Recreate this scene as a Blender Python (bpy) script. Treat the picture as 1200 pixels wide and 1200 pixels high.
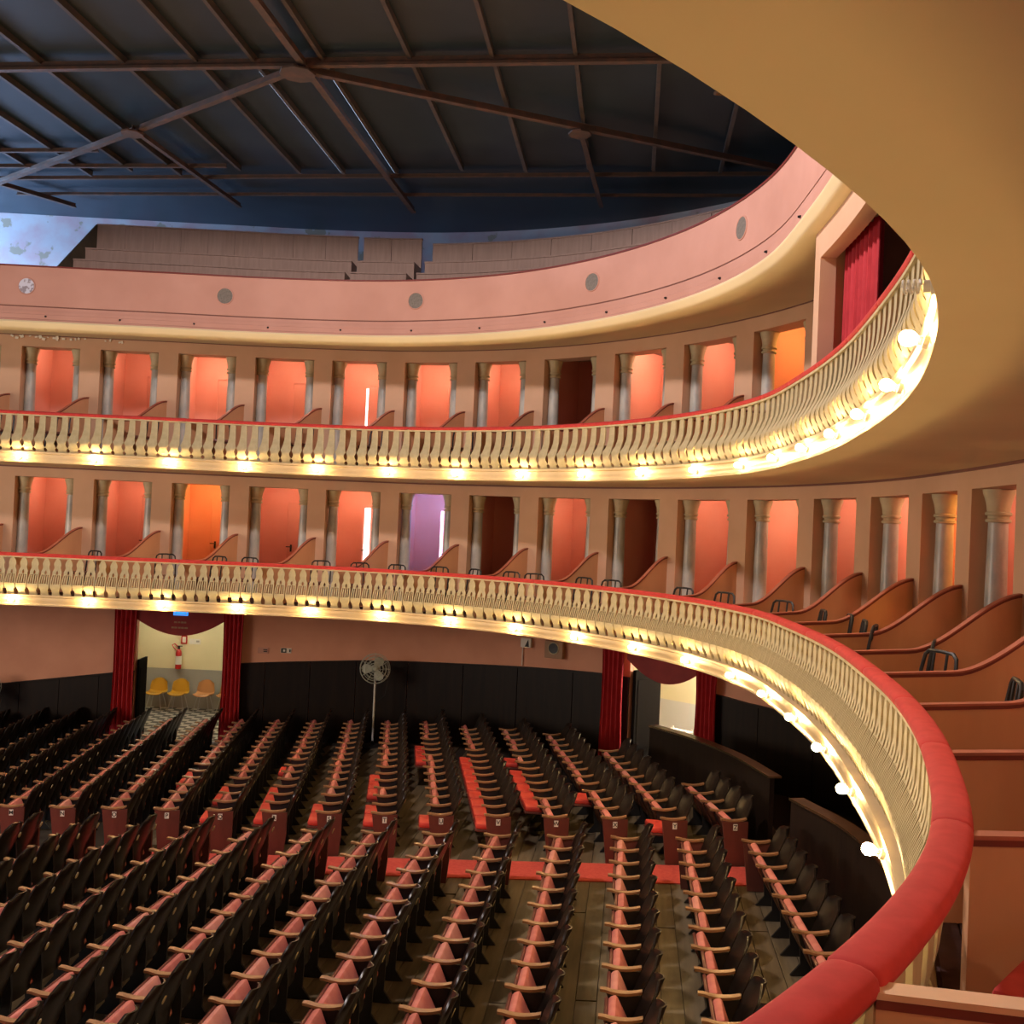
import bpy, bmesh, math, random
import numpy as np
from mathutils import Matrix, Vector

for _o in list(bpy.data.objects):
    bpy.data.objects.remove(_o)
random.seed(7)
scene = bpy.context.scene
C = scene.collection
EZ = 5.0                                   # eye height above the world origin; heights below are given relative to the eye

# ------------------------------------------------------------------ camera
PITCH, ROLL, FPX = math.radians(.872), math.radians(2.547), 1150.0
cam = bpy.data.cameras.new('camera')
cam.sensor_fit = 'HORIZONTAL'; cam.sensor_width = 36.0; cam.lens = 36.0 * FPX / 1200.0
cam.clip_start = .05; cam.clip_end = 200
cam_ob = bpy.data.objects.new('camera', cam); C.objects.link(cam_ob)
c_, s_ = math.cos(ROLL), math.sin(ROLL); cp, sp = math.cos(PITCH), math.sin(PITCH)
cam_ob.matrix_world = Matrix(((c_, -s_, 0, 0), (-s_ * sp, -c_ * sp, -cp, 0), (s_ * cp, c_ * cp, -sp, EZ), (0, 0, 0, 1)))
scene.camera = cam_ob

# ------------------------------------------------------------------ world, large lights, exposure
world = bpy.data.worlds.new('world'); scene.world = world; world.use_nodes = True
WB = world.node_tree.nodes['Background']
WB.inputs[0].default_value = (.75, .84, 1.0, 1); WB.inputs[1].default_value = .22
scene.view_settings.view_transform = 'Standard'; scene.view_settings.look = 'None'
scene.view_settings.gamma = 1; scene.view_settings.use_curve_mapping = False
scene.view_settings.exposure = 0.12

AX = math.radians(7)                       # hall axis: t runs to the back of the house, s across to the far side
def XY(t, s): return (t * math.cos(AX) + s * math.sin(AX), -t * math.sin(AX) + s * math.cos(AX))
def TS(x, y): return (x * math.cos(AX) - y * math.sin(AX), x * math.sin(AX) + y * math.cos(AX))

def area_light(name, t, s, z, target, size, size_y, power, col):
    l = bpy.data.lights.new(name, 'AREA'); l.shape = 'RECTANGLE'; l.size = size; l.size_y = size_y
    l.energy = power; l.color = col
    o = bpy.data.objects.new(name, l); C.objects.link(o)
    p = Vector((*XY(t, s), EZ + z)); q = Vector((*XY(target[0], target[1]), EZ + target[2]))
    o.location = p; o.rotation_euler = (q - p).to_track_quat('-Z', 'Y').to_euler()
    return o
# unseen fill light added on the stage side, and an unseen blue area light for assumed daylight
area_light('stage_fill_light', -17.5, 8.5, -.5, (-2, 11, -3.5), 7.0, 2.5, 900, (1.0, .80, .62))
area_light('assumed_daylight', -19.5, 19.5, 4.6, (-9, 21.5, 6.6), 3.0, 2.0, 1700, (.36, .60, 1.0))  # bare added light; no window is built here
def assumed_house_spot(t, s, z, power):
    l = bpy.data.lights.new('assumed_house_light', 'SPOT'); l.energy = power; l.color = (1.0, .86, .84); l.spot_size = math.radians(179); l.spot_blend = .04; l.shadow_soft_size = .35
    o = bpy.data.objects.new('assumed_house_light', l); C.objects.link(o); o.location = (*XY(t, s), EZ + z)
assumed_house_spot(-4.0, 8.5, 6.6, 2500)           # assumed house light, a bare unseen spot under the middle of the roof

# ------------------------------------------------------------------ materials
MATS = {}
def mat(name, col, rough=.6, col2=None, scale=6.0, bump=0.0, metal=0.0, spec=.5, emit=None, strength=0, stretch=(1, 1, 1), detail=6, lo=.35, hi=.65, coat=0):
    m = bpy.data.materials.new(name); m.use_nodes = True; nt = m.node_tree; b = nt.nodes['Principled BSDF']
    b.inputs['Roughness'].default_value = rough; b.inputs['Metallic'].default_value = metal
    b.inputs['Specular IOR Level'].default_value = spec; b.inputs['Coat Weight'].default_value = coat
    b.inputs['Base Color'].default_value = (*col, 1)
    if emit:
        b.inputs['Emission Color'].default_value = (*emit, 1); b.inputs['Emission Strength'].default_value = strength
    if col2 or bump:
        tc = nt.nodes.new('ShaderNodeTexCoord'); mp = nt.nodes.new('ShaderNodeMapping'); nz = nt.nodes.new('ShaderNodeTexNoise')
        mp.inputs['Scale'].default_value = stretch
        nz.inputs['Scale'].default_value = scale; nz.inputs['Detail'].default_value = detail
        nt.links.new(tc.outputs['Object'], mp.inputs[0]); nt.links.new(mp.outputs[0], nz.inputs['Vector'])
        if col2:
            r = nt.nodes.new('ShaderNodeValToRGB')
            r.color_ramp.elements[0].position = lo; r.color_ramp.elements[1].position = hi
            r.color_ramp.elements[0].color = (*col, 1); r.color_ramp.elements[1].color = (*col2, 1)
            nt.links.new(nz.outputs['Fac'], r.inputs[0]); nt.links.new(r.outputs[0], b.inputs['Base Color'])
        if bump:
            bp = nt.nodes.new('ShaderNodeBump'); bp.inputs['Strength'].default_value = bump; bp.inputs['Distance'].default_value = .02
            nt.links.new(nz.outputs['Fac'], bp.inputs['Height']); nt.links.new(bp.outputs[0], b.inputs['Normal'])
    MATS[name] = m
    return m
mat('pink_plaster', (.64, .30, .19), .75, (.70, .34, .22), 1.4, .04)
mat('pier_pink', (.58, .36, .225), .7, (.63, .395, .255), 1.6, .03)
mat('room_pink', (.72, .30, .22), .7, (.76, .34, .26), 1.2)
mat('soffit', (.76, .63, .38), .75, (.70, .57, .34), .7, .03)
mat('cream', (.62, .47, .27), .45, (.56, .42, .23), 3, .02)
mat('ivory', (.52, .44, .25), .6, (.42, .34, .18), 9, .1)
mat('velvet', (.46, .028, .024), .85, (.53, .038, .032), 14, .03)
mat('partition_paint', (.64, .35, .19), .6, (.55, .28, .145), 2.2, .04, stretch=(1, 1, .35))
mat('partition_cap', (.40, .13, .08), .5, (.34, .10, .06), 5)
mat('cap_lit', (.72, .46, .30), .5, (.66, .40, .25), 5)  # lighter cap colour: light on the nearest partition top, painted in
mat('cap_edge', (.16, .025, .018), .5)
mat('marble', (.58, .55, .48), .35, (.33, .34, .32), 4, 0, stretch=(1, 1, .5))
mat('capital', (.52, .44, .27), .6, (.44, .36, .21), 6, .1)
mat('dark_panel', (.009, .005, .004), .5, (.015, .008, .005), 3, .02, stretch=(4, 4, .4), spec=.22)
mat('panel_cap', (.09, .05, .03), .3, (.13, .07, .04), 5)
mat('brass', (.75, .62, .4), .25, metal=1)
mat('seat_black', (.010, .007, .005), .3, (.017, .011, .008), 8, spec=.35)
mat('seat_brown', (.10, .026, .018), .4, (.15, .04, .028), 5, stretch=(1, 1, .3))
mat('arm_wood', (.36, .19, .09), .3, (.26, .125, .055), 9, stretch=(4, 1, 4))
mat('cushion', (.56, .13, .10), .55, (.66, .22, .17), 7)
mat('cushion_red', (.62, .045, .03), .5, (.70, .08, .05), 7)
mat('iron', (.012, .011, .011), .5)
mat('plate_white', (.8, .76, .66), .5)
mat('ink', (.02, .02, .02), .6)
mat('plank', (.105, .075, .04), .42, (.19, .145, .085), 3.2, .08, stretch=(3, .35, 3))
mat('plank_b', (.085, .06, .034), .4, (.15, .11, .065), 3.4, .08, stretch=(3, .35, 3))
mat('plank_c', (.13, .095, .055), .45, (.22, .175, .11), 2.8, .08, stretch=(3, .35, 3))
mat('floor_base', (.03, .022, .015), .7)
mat('carpet', (.55, .06, .04), .9, (.62, .085, .055), 20, .1)
mat('curtain_red', (.40, .012, .02), .8, (.48, .02, .03), 6)
mat('valance_red', (.24, .018, .018), .7, (.30, .025, .022), 3)
mat('steel_rust', (.085, .055, .042), .55, (.15, .07, .045), 6, .1, lo=.45, hi=.7)
mat('rafter', (.055, .05, .05), .35, (.10, .07, .055), 5)
mat('roof_navy', (.011, .026, .040), .42, (.018, .034, .048), 1.2, .05)
mat('gallery_wood', (.34, .225, .175), .65, (.40, .27, .21), 3, .04, stretch=(6, 6, .5))
mat('gallery_dark', (.05, .035, .022), .7, (.08, .06, .03), 3)
mat('parapet', (.56, .29, .22), .7, (.50, .25, .185), 1.1, .05)
mat('groove', (.18, .07, .05), .7)
mat('vent', (.20, .17, .14), .7, (.14, .12, .10), 30)
mat('vent_lit', (.62, .62, .72), .6, (.30, .26, .30), 9, lo=.5, hi=.56)  # grille colour with the light behind the vent painted in
mat('foyer_cream', (.80, .72, .44), .6, (.76, .68, .40), 1.5)
mat('foyer_grey', (.40, .39, .33), .5, (.36, .35, .30), 1.5)
mat('dado_pale', (.62, .60, .52), .5)
mat('leaf_dark', (.008, .006, .005), .9, spec=.05)
mat('strip_metal', (.10, .10, .11), .35)
mat('roof_glow', (.3, .4, .5), .5, emit=(.50, .70, 1.0), strength=1.8)  # emission imitating bright blue light lines along the rafters
mat('white_paint', (.78, .74, .66), .5)
mat('shell_yellow', (.55, .30, .02), .3, spec=.6)
mat('shell_orange', (.55, .27, .10), .3, spec=.6)
mat('chrome', (.55, .55, .55), .3, metal=1)
mat('fan_grey', (.50, .54, .46), .4)
mat('fan_pole', (.72, .70, .64), .35)
mat('ext_red', (.50, .02, .015), .35)
mat('blue_sign', (.02, .25, .7), .4, emit=(.03, .32, 1.0), strength=1.2)
mat('sign_green', (.03, .12, .06), .5)
mat('speaker_tan', (.36, .20, .11), .6)
mat('box_floor', (.055, .028, .026), .85, (.085, .045, .04), 4, spec=.1)
mat('door_pink', (.68, .29, .21), .5, (.72, .32, .24), 2)
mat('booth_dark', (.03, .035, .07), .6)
mat('bulb_off', (.85, .82, .75), .3)
mat('white_glow', (.9, .9, .9), .5, emit=(1, .97, .92), strength=2.2)
mat('violet_glow', (.9, .9, .9), .5, emit=(.75, .70, 1), strength=2.2)
BULB = mat('bulb_lit', (1, .9, .7), .3, emit=(1.0, .66, .27), strength=340)
ROOM = {'warm': mat('tube_warm', (1, 1, 1), .4, emit=(1.0, .66, .44), strength=120),
        'soft': mat('tube_soft', (1, 1, 1), .4, emit=(1.0, .62, .42), strength=75),
        'bright': mat('tube_bright', (1, 1, 1), .4, emit=(1.0, .70, .48), strength=170),
        'orange': mat('tube_orange', (1, 1, 1), .4, emit=(1.0, .56, .16), strength=150),
        'violet': mat('tube_violet', (1, 1, 1), .4, emit=(.22, .36, 1.0), strength=260)}
FOYER = mat('assumed_foyer_tube', (1, 1, 1), .4, emit=(1.0, .92, .70), strength=42)
# checker tiles of the foyer
m = mat('checker_tiles', (.6, .6, .6), .35); nt = m.node_tree
tc = nt.nodes.new('ShaderNodeTexCoord'); ck = nt.nodes.new('ShaderNodeTexChecker'); ck.inputs['Scale'].default_value = 1 / .2
ck.inputs['Color1'].default_value = (.62, .60, .54, 1); ck.inputs['Color2'].default_value = (.03, .03, .03, 1)
nt.links.new(tc.outputs['Object'], ck.inputs['Vector']); nt.links.new(ck.outputs['Color'], nt.nodes['Principled BSDF'].inputs['Base Color'])
# peeling plaster of the gallery wall
m = mat('peeling', (.6, .6, .6), .8); nt = m.node_tree; b = nt.nodes['Principled BSDF']
tc = nt.nodes.new('ShaderNodeTexCoord')
n1 = nt.nodes.new('ShaderNodeTexNoise'); n1.inputs['Scale'].default_value = 1.3; n1.inputs['Detail'].default_value = 8
n2 = nt.nodes.new('ShaderNodeTexNoise'); n2.inputs['Scale'].default_value = 2.1; n2.inputs['Detail'].default_value = 10
r1 = nt.nodes.new('ShaderNodeValToRGB'); r1.color_ramp.elements[0].position = .4; r1.color_ramp.elements[1].position = .6
r1.color_ramp.elements[0].color = (.44, .44, .47, 1); r1.color_ramp.elements[1].color = (.44, .31, .33, 1)
r2 = nt.nodes.new('ShaderNodeValToRGB'); r2.color_ramp.elements[0].position = .60; r2.color_ramp.elements[1].position = .63
mx = nt.nodes.new('ShaderNodeMixRGB'); mx.inputs['Color2'].default_value = (.30, .26, .20, 1)
nt.links.new(tc.outputs['Object'], n1.inputs['Vector']); nt.links.new(tc.outputs['Object'], n2.inputs['Vector'])
nt.links.new(n1.outputs['Fac'], r1.inputs[0]); nt.links.new(n2.outputs['Fac'], r2.inputs[0])
nt.links.new(r1.outputs[0], mx.inputs['Color1']); nt.links.new(r2.outputs[0], mx.inputs['Fac']); nt.links.new(mx.outputs[0], b.inputs['Base Color'])
def MT(x): return MATS[x] if isinstance(x, str) else x

# ------------------------------------------------------------------ mesh helpers
class MB:
    def __init__(self): self.v = []; self.f = []; self.mi = []; self.cur = 0
    def add(self, vs, fs):
        k = len(self.v); self.v += [tuple(map(float, p)) for p in vs]
        for f in fs: self.f.append([i + k for i in f]); self.mi.append(self.cur)
        return self
    def box(self, c, s, rot=None):
        x, y, z = [q / 2 for q in s]
        vs = [Vector((sx * x, sy * y, sz * z)) for sz in (-1, 1) for sy in (-1, 1) for sx in (-1, 1)]
        if rot is not None: vs = [rot @ v for v in vs]
        vs = [v + Vector(c) for v in vs]
        return self.add(vs, [(0, 2, 3, 1), (4, 5, 7, 6), (0, 1, 5, 4), (2, 6, 7, 3), (0, 4, 6, 2), (1, 3, 7, 5)])
    def rbox(self, c, s, r, rot=None):
        # box with bevelled edges (chamfer r)
        bm = bmesh.new(); bmesh.ops.create_cube(bm, size=1)
        for v in bm.verts: v.co = Vector((v.co.x * s[0], v.co.y * s[1], v.co.z * s[2]))
        bmesh.ops.bevel(bm, geom=list(bm.edges), offset=r, segments=2, profile=.5, affect='EDGES')
        bm.verts.ensure_lookup_table()
        vs = [(rot @ v.co if rot is not None else v.co) + Vector(c) for v in bm.verts]
        fs = [[v.index for v in f.verts] for f in bm.faces]; bm.free()
        return self.add(vs, fs)
    def bar(self, p, q, w, h):
        p, q = Vector(p), Vector(q); d = (q - p); L = d.length; d.normalize()
        up = Vector((0, 0, 1)) if abs(d.z) < .95 else Vector((0, 1, 0))
        x = d.cross(up).normalized(); z = x.cross(d)
        R = Matrix((x, d, z)).transposed()
        return self.box((p + q) / 2, (w, L, h), R)
    def tube(self, pts, r, n=8, cap=True):
        pts = [Vector(p) for p in pts]; rs = r if isinstance(r, (list, tuple)) else [r] * len(pts)
        vs = []; prev = None
        for i, p in enumerate(pts):
            d = (pts[min(i + 1, len(pts) - 1)] - pts[max(i - 1, 0)]).normalized()
            if prev is None:
                a = Vector((0, 0, 1)) if abs(d.z) < .9 else Vector((1, 0, 0)); x = d.cross(a).normalized()
            else: x = (prev - d * prev.dot(d)).normalized()
            prev = x; y = d.cross(x)
            for k in range(n):
                t = 2 * math.pi * k / n; vs.append(p + rs[i] * (math.cos(t) * x + math.sin(t) * y))
        fs = [(i * n + k, i * n + (k + 1) % n, (i + 1) * n + (k + 1) % n, (i + 1) * n + k) for i in range(len(pts) - 1) for k in range(n)]
        if cap: fs += [tuple(range(n))[::-1], tuple(range((len(pts) - 1) * n, len(pts) * n))]
        return self.add(vs, fs)
    def lathe(self, prof, n=16, c=(0, 0, 0)):
        vs = [(c[0] + r * math.cos(2 * math.pi * k / n), c[1] + r * math.sin(2 * math.pi * k / n), c[2] + z) for r, z in prof for k in range(n)]
        m = len(prof)
        fs = [(i * n + k, i * n + (k + 1) % n, (i + 1) * n + (k + 1) % n, (i + 1) * n + k) for i in range(m - 1) for k in range(n)]
        fs += [tuple(range(n))[::-1], tuple(range((m - 1) * n, m * n))]
        return self.add(vs, fs)
    def torus(self, R, r, n=24, m=6, c=(0, 0, 0)):          # ring in the XZ plane
        vs = []
        for i in range(n):
            a = 2 * math.pi * i / n
            for j in range(m):
                b_ = 2 * math.pi * j / m; q = R + r * math.cos(b_)
                vs.append((c[0] + q * math.cos(a), c[1] + r * math.sin(b_), c[2] + q * math.sin(a)))
        fs = [(i * m + j, i * m + (j + 1) % m, ((i + 1) % n) * m + (j + 1) % m, ((i + 1) % n) * m + j) for i in range(n) for j in range(m)]
        return self.add(vs, fs)
    def prism(self, poly, d0, d1, fn):
        # polygon (u, w) extruded from depth d0 to d1; fn(u, w, d) -> point
        n = len(poly); vs = [fn(u, w, d0) for u, w in poly] + [fn(u, w, d1) for u, w in poly]
        fs = [tuple(range(n)), tuple(range(2 * n - 1, n - 1, -1))] + [(i, i + n, (i + 1) % n + n, (i + 1) % n) for i in range(n)]
        return self.add(vs, fs)
    def mesh(self, name, mats, smooth=False):
        me = bpy.data.meshes.new(name); me.from_pydata(self.v, [], self.f)
        for m in (mats if isinstance(mats, (list, tuple)) else [mats]): me.materials.append(MT(m))
        if any(self.mi): me.polygons.foreach_set('material_index', self.mi)
        bm = bmesh.new(); bm.from_mesh(me); bmesh.ops.recalc_face_normals(bm, faces=bm.faces); bm.to_mesh(me); bm.free()
        if smooth:
            me.polygons.foreach_set('use_smooth', [True] * len(me.polygons))
            try: me.set_sharp_from_angle(angle=math.radians(38))
            except Exception: pass
        me.update(); return me

def obj(name, me, parent=None, loc=None, rz=0, label=None, cat=None, group=None, kind=None):
    o = bpy.data.objects.new(name, me); C.objects.link(o)
    if loc is not None: o.location = loc
    if rz: o.rotation_euler = (0, 0, rz)
    if parent: o.parent = parent
    if label: o['label'] = label
    if cat: o['category'] = cat
    if group: o['group'] = group
    if kind: o['kind'] = kind
    return o
def thing(name, label, cat, loc=(0, 0, 0), rz=0, group=None): return obj(name, None, None, loc, rz, label, cat, group)
def struct(name, mb, m, smooth=False, label=None): return obj(name, mb.mesh(name, m, smooth), kind='structure', label=label)

# ------------------------------------------------------------------ plan of the horseshoe (front edge of the balconies)
CP = [(-20, 18.0), (-16, 18.3), (-12.11, 18.47), (-9.21, 18.57), (-6.76, 18.63), (-4.5, 18.68), (-2.28, 18.44), (-.24, 17.57), (1.39, 16.11), (2.51, 14.31),
      (3.04, 12.35), (3.03, 10.45), (2.89, 8.78), (2.63, 7.25), (2.32, 5.79), (1.87, 4.32), (1.23, 2.84), (.19, 1.55)]
CP += [XY(-.75, .85), XY(-2.38, -.31), XY(-4.5, -.8), XY(-6.74, -.89), XY(-10, -.5), XY(-14.26, .24)]
CP = np.array(CP, float)
def spline(P, n=40):
    Q = np.vstack([2 * P[0] - P[1], P, 2 * P[-1] - P[-2]]); out = []
    for i in range(1, len(Q) - 2):
        p0, p1, p2, p3 = Q[i - 1:i + 3]
        t0 = 0; t1 = np.hypot(*(p1 - p0)) ** .5; t2 = t1 + np.hypot(*(p2 - p1)) ** .5; t3 = t2 + np.hypot(*(p3 - p2)) ** .5
        for t in np.linspace(t1, t2, n, endpoint=False):
            A1 = (t1 - t) / (t1 - t0) * p0 + (t - t0) / (t1 - t0) * p1; A2 = (t2 - t) / (t2 - t1) * p1 + (t - t1) / (t2 - t1) * p2
            A3 = (t3 - t) / (t3 - t2) * p2 + (t - t2) / (t3 - t2) * p3
            B1 = (t2 - t) / (t2 - t0) * A1 + (t - t0) / (t2 - t0) * A2; B2 = (t3 - t) / (t3 - t1) * A2 + (t - t1) / (t3 - t1) * A3
            out.append((t2 - t) / (t2 - t1) * B1 + (t - t1) / (t2 - t1) * B2)
    out.append(P[-1]); return np.array(out)
_Q = spline(CP); _L = np.concatenate([[0], np.cumsum(np.hypot(*np.diff(_Q, axis=0).T))]); _n = int(_L[-1] / .05)
ARC = np.linspace(0, _L[-1], _n + 1)
CQ = np.stack([np.interp(ARC, _L, _Q[:, 0]), np.interp(ARC, _L, _Q[:, 1])], 1)
for _ in range(60): CQ[1:-1] = .25 * CQ[:-2] + .5 * CQ[1:-1] + .25 * CQ[2:]
_T = np.gradient(CQ, axis=0); _T /= np.hypot(*_T.T)[:, None]
CN = np.stack([-_T[:, 1], _T[:, 0]], 1)
for _ in range(200): CN[1:-1] = .25 * CN[:-2] + .5 * CN[1:-1] + .25 * CN[2:]
CN /= np.hypot(*CN.T)[:, None]
def nrm(a):
    n = np.array([np.interp(a, ARC, CN[:, 0]), np.interp(a, ARC, CN[:, 1])]); return n / np.hypot(*n)
def at(a, o=0.0):
    q = np.array([np.interp(a, ARC, CQ[:, 0]), np.interp(a, ARC, CQ[:, 1])]); return q + o * nrm(a)
def P3(a, o, z): q = at(a, o); return (q[0], q[1], EZ + z)
def yaw(a): n = nrm(a); return math.atan2(-n[0], n[1])      # local +Y points outward, local +X along the curve
def kscale(a, o): return float(np.hypot(*(at(a + .05, o) - at(a - .05, o)))) / .1

def sweep(mb, prof, a0, a1, step=.25, closed=True):
    n = max(1, int(math.ceil((a1 - a0) / step))); m = len(prof); vs = []
    for i in range(n + 1):
        a = a0 + (a1 - a0) * i / n
        vs += [P3(a, o, z(a) if callable(z) else z) for o, z in prof]
    mm = m if closed else m - 1
    fs = [(i * m + j, i * m + (j + 1) % m, (i + 1) * m + (j + 1) % m, (i + 1) * m + j) for i in range(n) for j in range(mm)]
    if closed: fs += [tuple(range(m)), tuple(range(n * m + m - 1, n * m - 1, -1))]
    return mb.add(vs, fs)
def rect(o0, o1, z0, z1): return [(o0, z0), (o1, z0), (o1, z1), (o0, z1)]

FL, FU, FG = -1.72, .97, 3.70               # floors: lower boxes, upper boxes, gallery
DZ = FU - FL
def floor_z(t): return -4.6 + .06 * t       # raked stalls floor
A0, A1 = 4.0, 46.0
WO = 1.7                                    # column wall
BO = 3.5                                    # outer wall of the ante-rooms

# ------------------------------------------------------------------ stalls floor, carpet
poly = [P3(a, BO + .05, 0)[:2] for a in np.arange(2, 50, .5)]
mb = MB(); vs = [(x, y, EZ + floor_z(TS(x, y)[0]) - .03) for x, y in poly]
vs2 = [(x, y, z - .15) for x, y, z in vs]; n = len(vs)
mb.add(vs + vs2, [tuple(range(n)), tuple(range(2 * n - 1, n - 1, -1))] + [(i, i + n, (i + 1) % n + n, (i + 1) % n) for i in range(n)])
floor = struct('floor', mb, 'floor_base', label='raked wooden stalls floor of worn brown boards')
def inside(t, s, marg):
    x, y = XY(t, s); d = np.hypot(CQ[:, 0] - x, CQ[:, 1] - y); i = int(np.argmin(d))
    side = (x - CQ[i, 0]) * CN[i, 0] + (y - CQ[i, 1]) * CN[i, 1]
    return side < BO - marg
random.seed(3)
PW = .21
cells = []
t = -7.6; k = 0
slope = math.atan(.06)
while t < 3.6:
    cuts = [6.0 + random.uniform(-.4, .4)]
    while cuts[-1] < 21.5: cuts.append(cuts[-1] + random.uniform(2.6, 3.6))
    for s0_, s1_ in zip(cuts[:-1], cuts[1:]):
        if inside(t, (s0_ + s1_) / 2, .6) and inside(t, s1_, .1): cells.append((t, s0_, s1_))
    t += PW
plank_mesh = {}
for i, (t, s0_, s1_) in enumerate(cells[:298]):
    ln = round(s1_ - s0_, 1); mk = random.choice(['plank', 'plank', 'plank_b', 'plank_c'])
    key = (ln, mk)
    if key not in plank_mesh:
        plank_mesh[key] = MB().box((0, 0, 0), (PW - .008, ln - .008, .03)).mesh('plank', mk)
    x, y = XY(t, (s0_ + s1_) / 2)
    o = obj('plank', plank_mesh[key], floor, (x, y, EZ + floor_z(t) - .015))
    o.rotation_euler = (0, -slope, -AX)
mb = MB(); cv = []
for t_ in (-15, 2.35):
    for s_2 in (13.04, 13.74):
        for dz in (.0, .014):
            x, y = XY(t_, s_2); cv.append((x, y, EZ + floor_z(t_) + dz))
mb.add(cv, [(0, 1, 3, 2), (4, 6, 7, 5), (0, 4, 5, 1), (2, 3, 7, 6), (1, 5, 7, 3), (0, 2, 6, 4)])
obj('carpet_runner', mb.mesh('carpet_runner', 'carpet'), label='long red carpet runner along the aisle between the seat blocks', cat='carpet')

# ------------------------------------------------------------------ balcony slabs, fascias, soffits
def fascia(name, zb, floor_, label):
    mb = MB(); h = .20
    sweep(mb, [(-.02, zb), (-.055, zb), (-.06, zb + .02), (-.045, zb + .035), (-.045, zb + .075), (-.052, zb + .085), (-.052, zb + .12), (-.05, zb + h - .045), (-.075, zb + h - .03), (-.075, zb + h), (.02, zb + h), (.02, zb)], A0, A1, .2)
    return struct(name, mb, 'cream', True, label)
def slab(name, zb, zt, o1, label):
    mb = MB(); sweep(mb, [(-.054, zb - .004), (o1, zb - .004), (o1, zt), (.0, zt), (.0, zb + .01), (-.054, zb + .001)], A0, A1, .2); return struct(name, mb, ['soffit'], False, label)
slab('floor_lower_balcony', -1.879, FL - .02, BO + .1, 'lower balcony slab with its pale soffit')
slab('floor_upper_balcony', .820, FU - .02, BO + .1, 'upper balcony slab with its cream soffit')
fascia('trim_1', -1.88, FL, 'moulded cream fascia along the edge of the lower balcony')
fascia('trim_2', .819, FU, 'moulded cream fascia along the edge of the upper balcony')
for z, nm in ((FL, 'floor_lower_boxes'), (FU, 'floor_upper_boxes')):
    mb = MB(); sweep(mb, rect(.045, BO, z - .02, z), A0, A1, .2)
    fo = struct(nm, mb, 'box_floor', False, 'dark boarded floor of the boxes')
# boards of the nearest lower boxes
fo = bpy.data.objects['floor_lower_boxes']
for i in range(14):
    o_ = .06 + i * .115
    mb = MB(); sweep(mb, rect(o_, o_ + .105, FL, FL + .012), 33.6, 38.2, .2)
    obj('floorboard', mb.mesh('floorboard', 'box_floor'), fo)

# ------------------------------------------------------------------ column wall, piers, lintels, ante-rooms
EDGES = [6.6, 8.2, 9.8, 11.4, 13.0, 14.58, 16.05, 17.37, 18.6, 19.83, 21.1, 22.4, 23.71, 24.98, 26.12, 27.25, 28.51, 29.85, 31.2, 32.55, 33.9, 35.25, 36.6, 38.0, 39.4, 40.8]
FIRST = 2                                   # EDGES[FIRST] is the first opening in the picture
LOW = {2: 'soft', 3: 'soft', 4: 'orange', 5: 'soft', 6: 'warm', 7: 'violet', 8: None, 9: 'soft', 10: None, 11: 'soft', 12: 'warm', 13: 'soft', 14: 'warm', 15: 'orange', 16: 'soft', 17: 'soft', 18: 'warm', 19: 'bright', 20: 'bright', 21: 'bright', 22: 'bright', 23: 'bright', 24: 'bright'}  # lamps of the near bays, out of view, are added to light the nearest boxes
UPP = {2: 'soft', 3: 'soft', 4: 'bright', 5: 'warm', 6: 'bright', 7: 'bright', 8: 'warm', 9: None, 10: 'bright', 11: 'warm', 12: 'orange'}
ORD = ['', 'first', 'second', 'third', 'fourth', 'fifth', 'sixth', 'seventh', 'eighth', 'ninth', 'tenth', 'eleventh', 'twelfth', 'thirteenth', 'fourteenth', 'fifteenth', 'sixteenth', 'seventeenth', 'eighteenth', 'nineteenth', 'twentieth']
def bay(i, nm):
    ref, word = (7, 'violet-lit') if nm == 'lower' else (9, 'unlit')
    if i == ref: return '%s %s bay' % (word, nm)
    return '%s %s bay %s of the %s one' % (ORD[abs(i - ref)], nm, 'stageward' if i < ref else 'backward', word)
def pier_w(i): return .26 * (EDGES[min(i + 1, len(EDGES) - 1)] - EDGES[i] if i + 1 < len(EDGES) else 1.35)
def wall_piece(name, o0, o1, z0, z1, a0, a1, m, label=None, step=.25):
    mb = MB(); sweep(mb, rect(o0, o1, z0, z1), a0, a1, step); return struct(name, mb, m, False, label)
col_shaft = MB().lathe([(.103, .12), (.107, .5), (.105, 1.2), (.094, 1.98)], 20).mesh('shaft', 'marble', True)
col_base = MB().box((0, 0, .03), (.215, .26, .06)).lathe([(.107, .06), (.108, .075), (.107, .09), (.105, .10), (.105, .12)], 20).mesh('column_base', 'marble', True)
cap_mb = MB().lathe([(.098, 1.98), (.118, 1.985), (.122, 2.0), (.118, 2.015), (.102, 2.02), (.102, 2.05), (.122, 2.055), (.126, 2.07), (.122, 2.085), (.108, 2.09), (.112, 2.12), (.118, 2.17), (.134, 2.23), (.152, 2.28), (.156, 2.315)], 20)
col_cap = cap_mb.mesh('capital', 'capital', True)
handle_mb = MB().box((0, 0, 0), (.04, .012, .16)).tube([(0, -.01, .03), (0, -.05, .03), (-.10, -.05, .03)], .012, 6)
handle_me = handle_mb.mesh('door_handle', 'iron')
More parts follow.
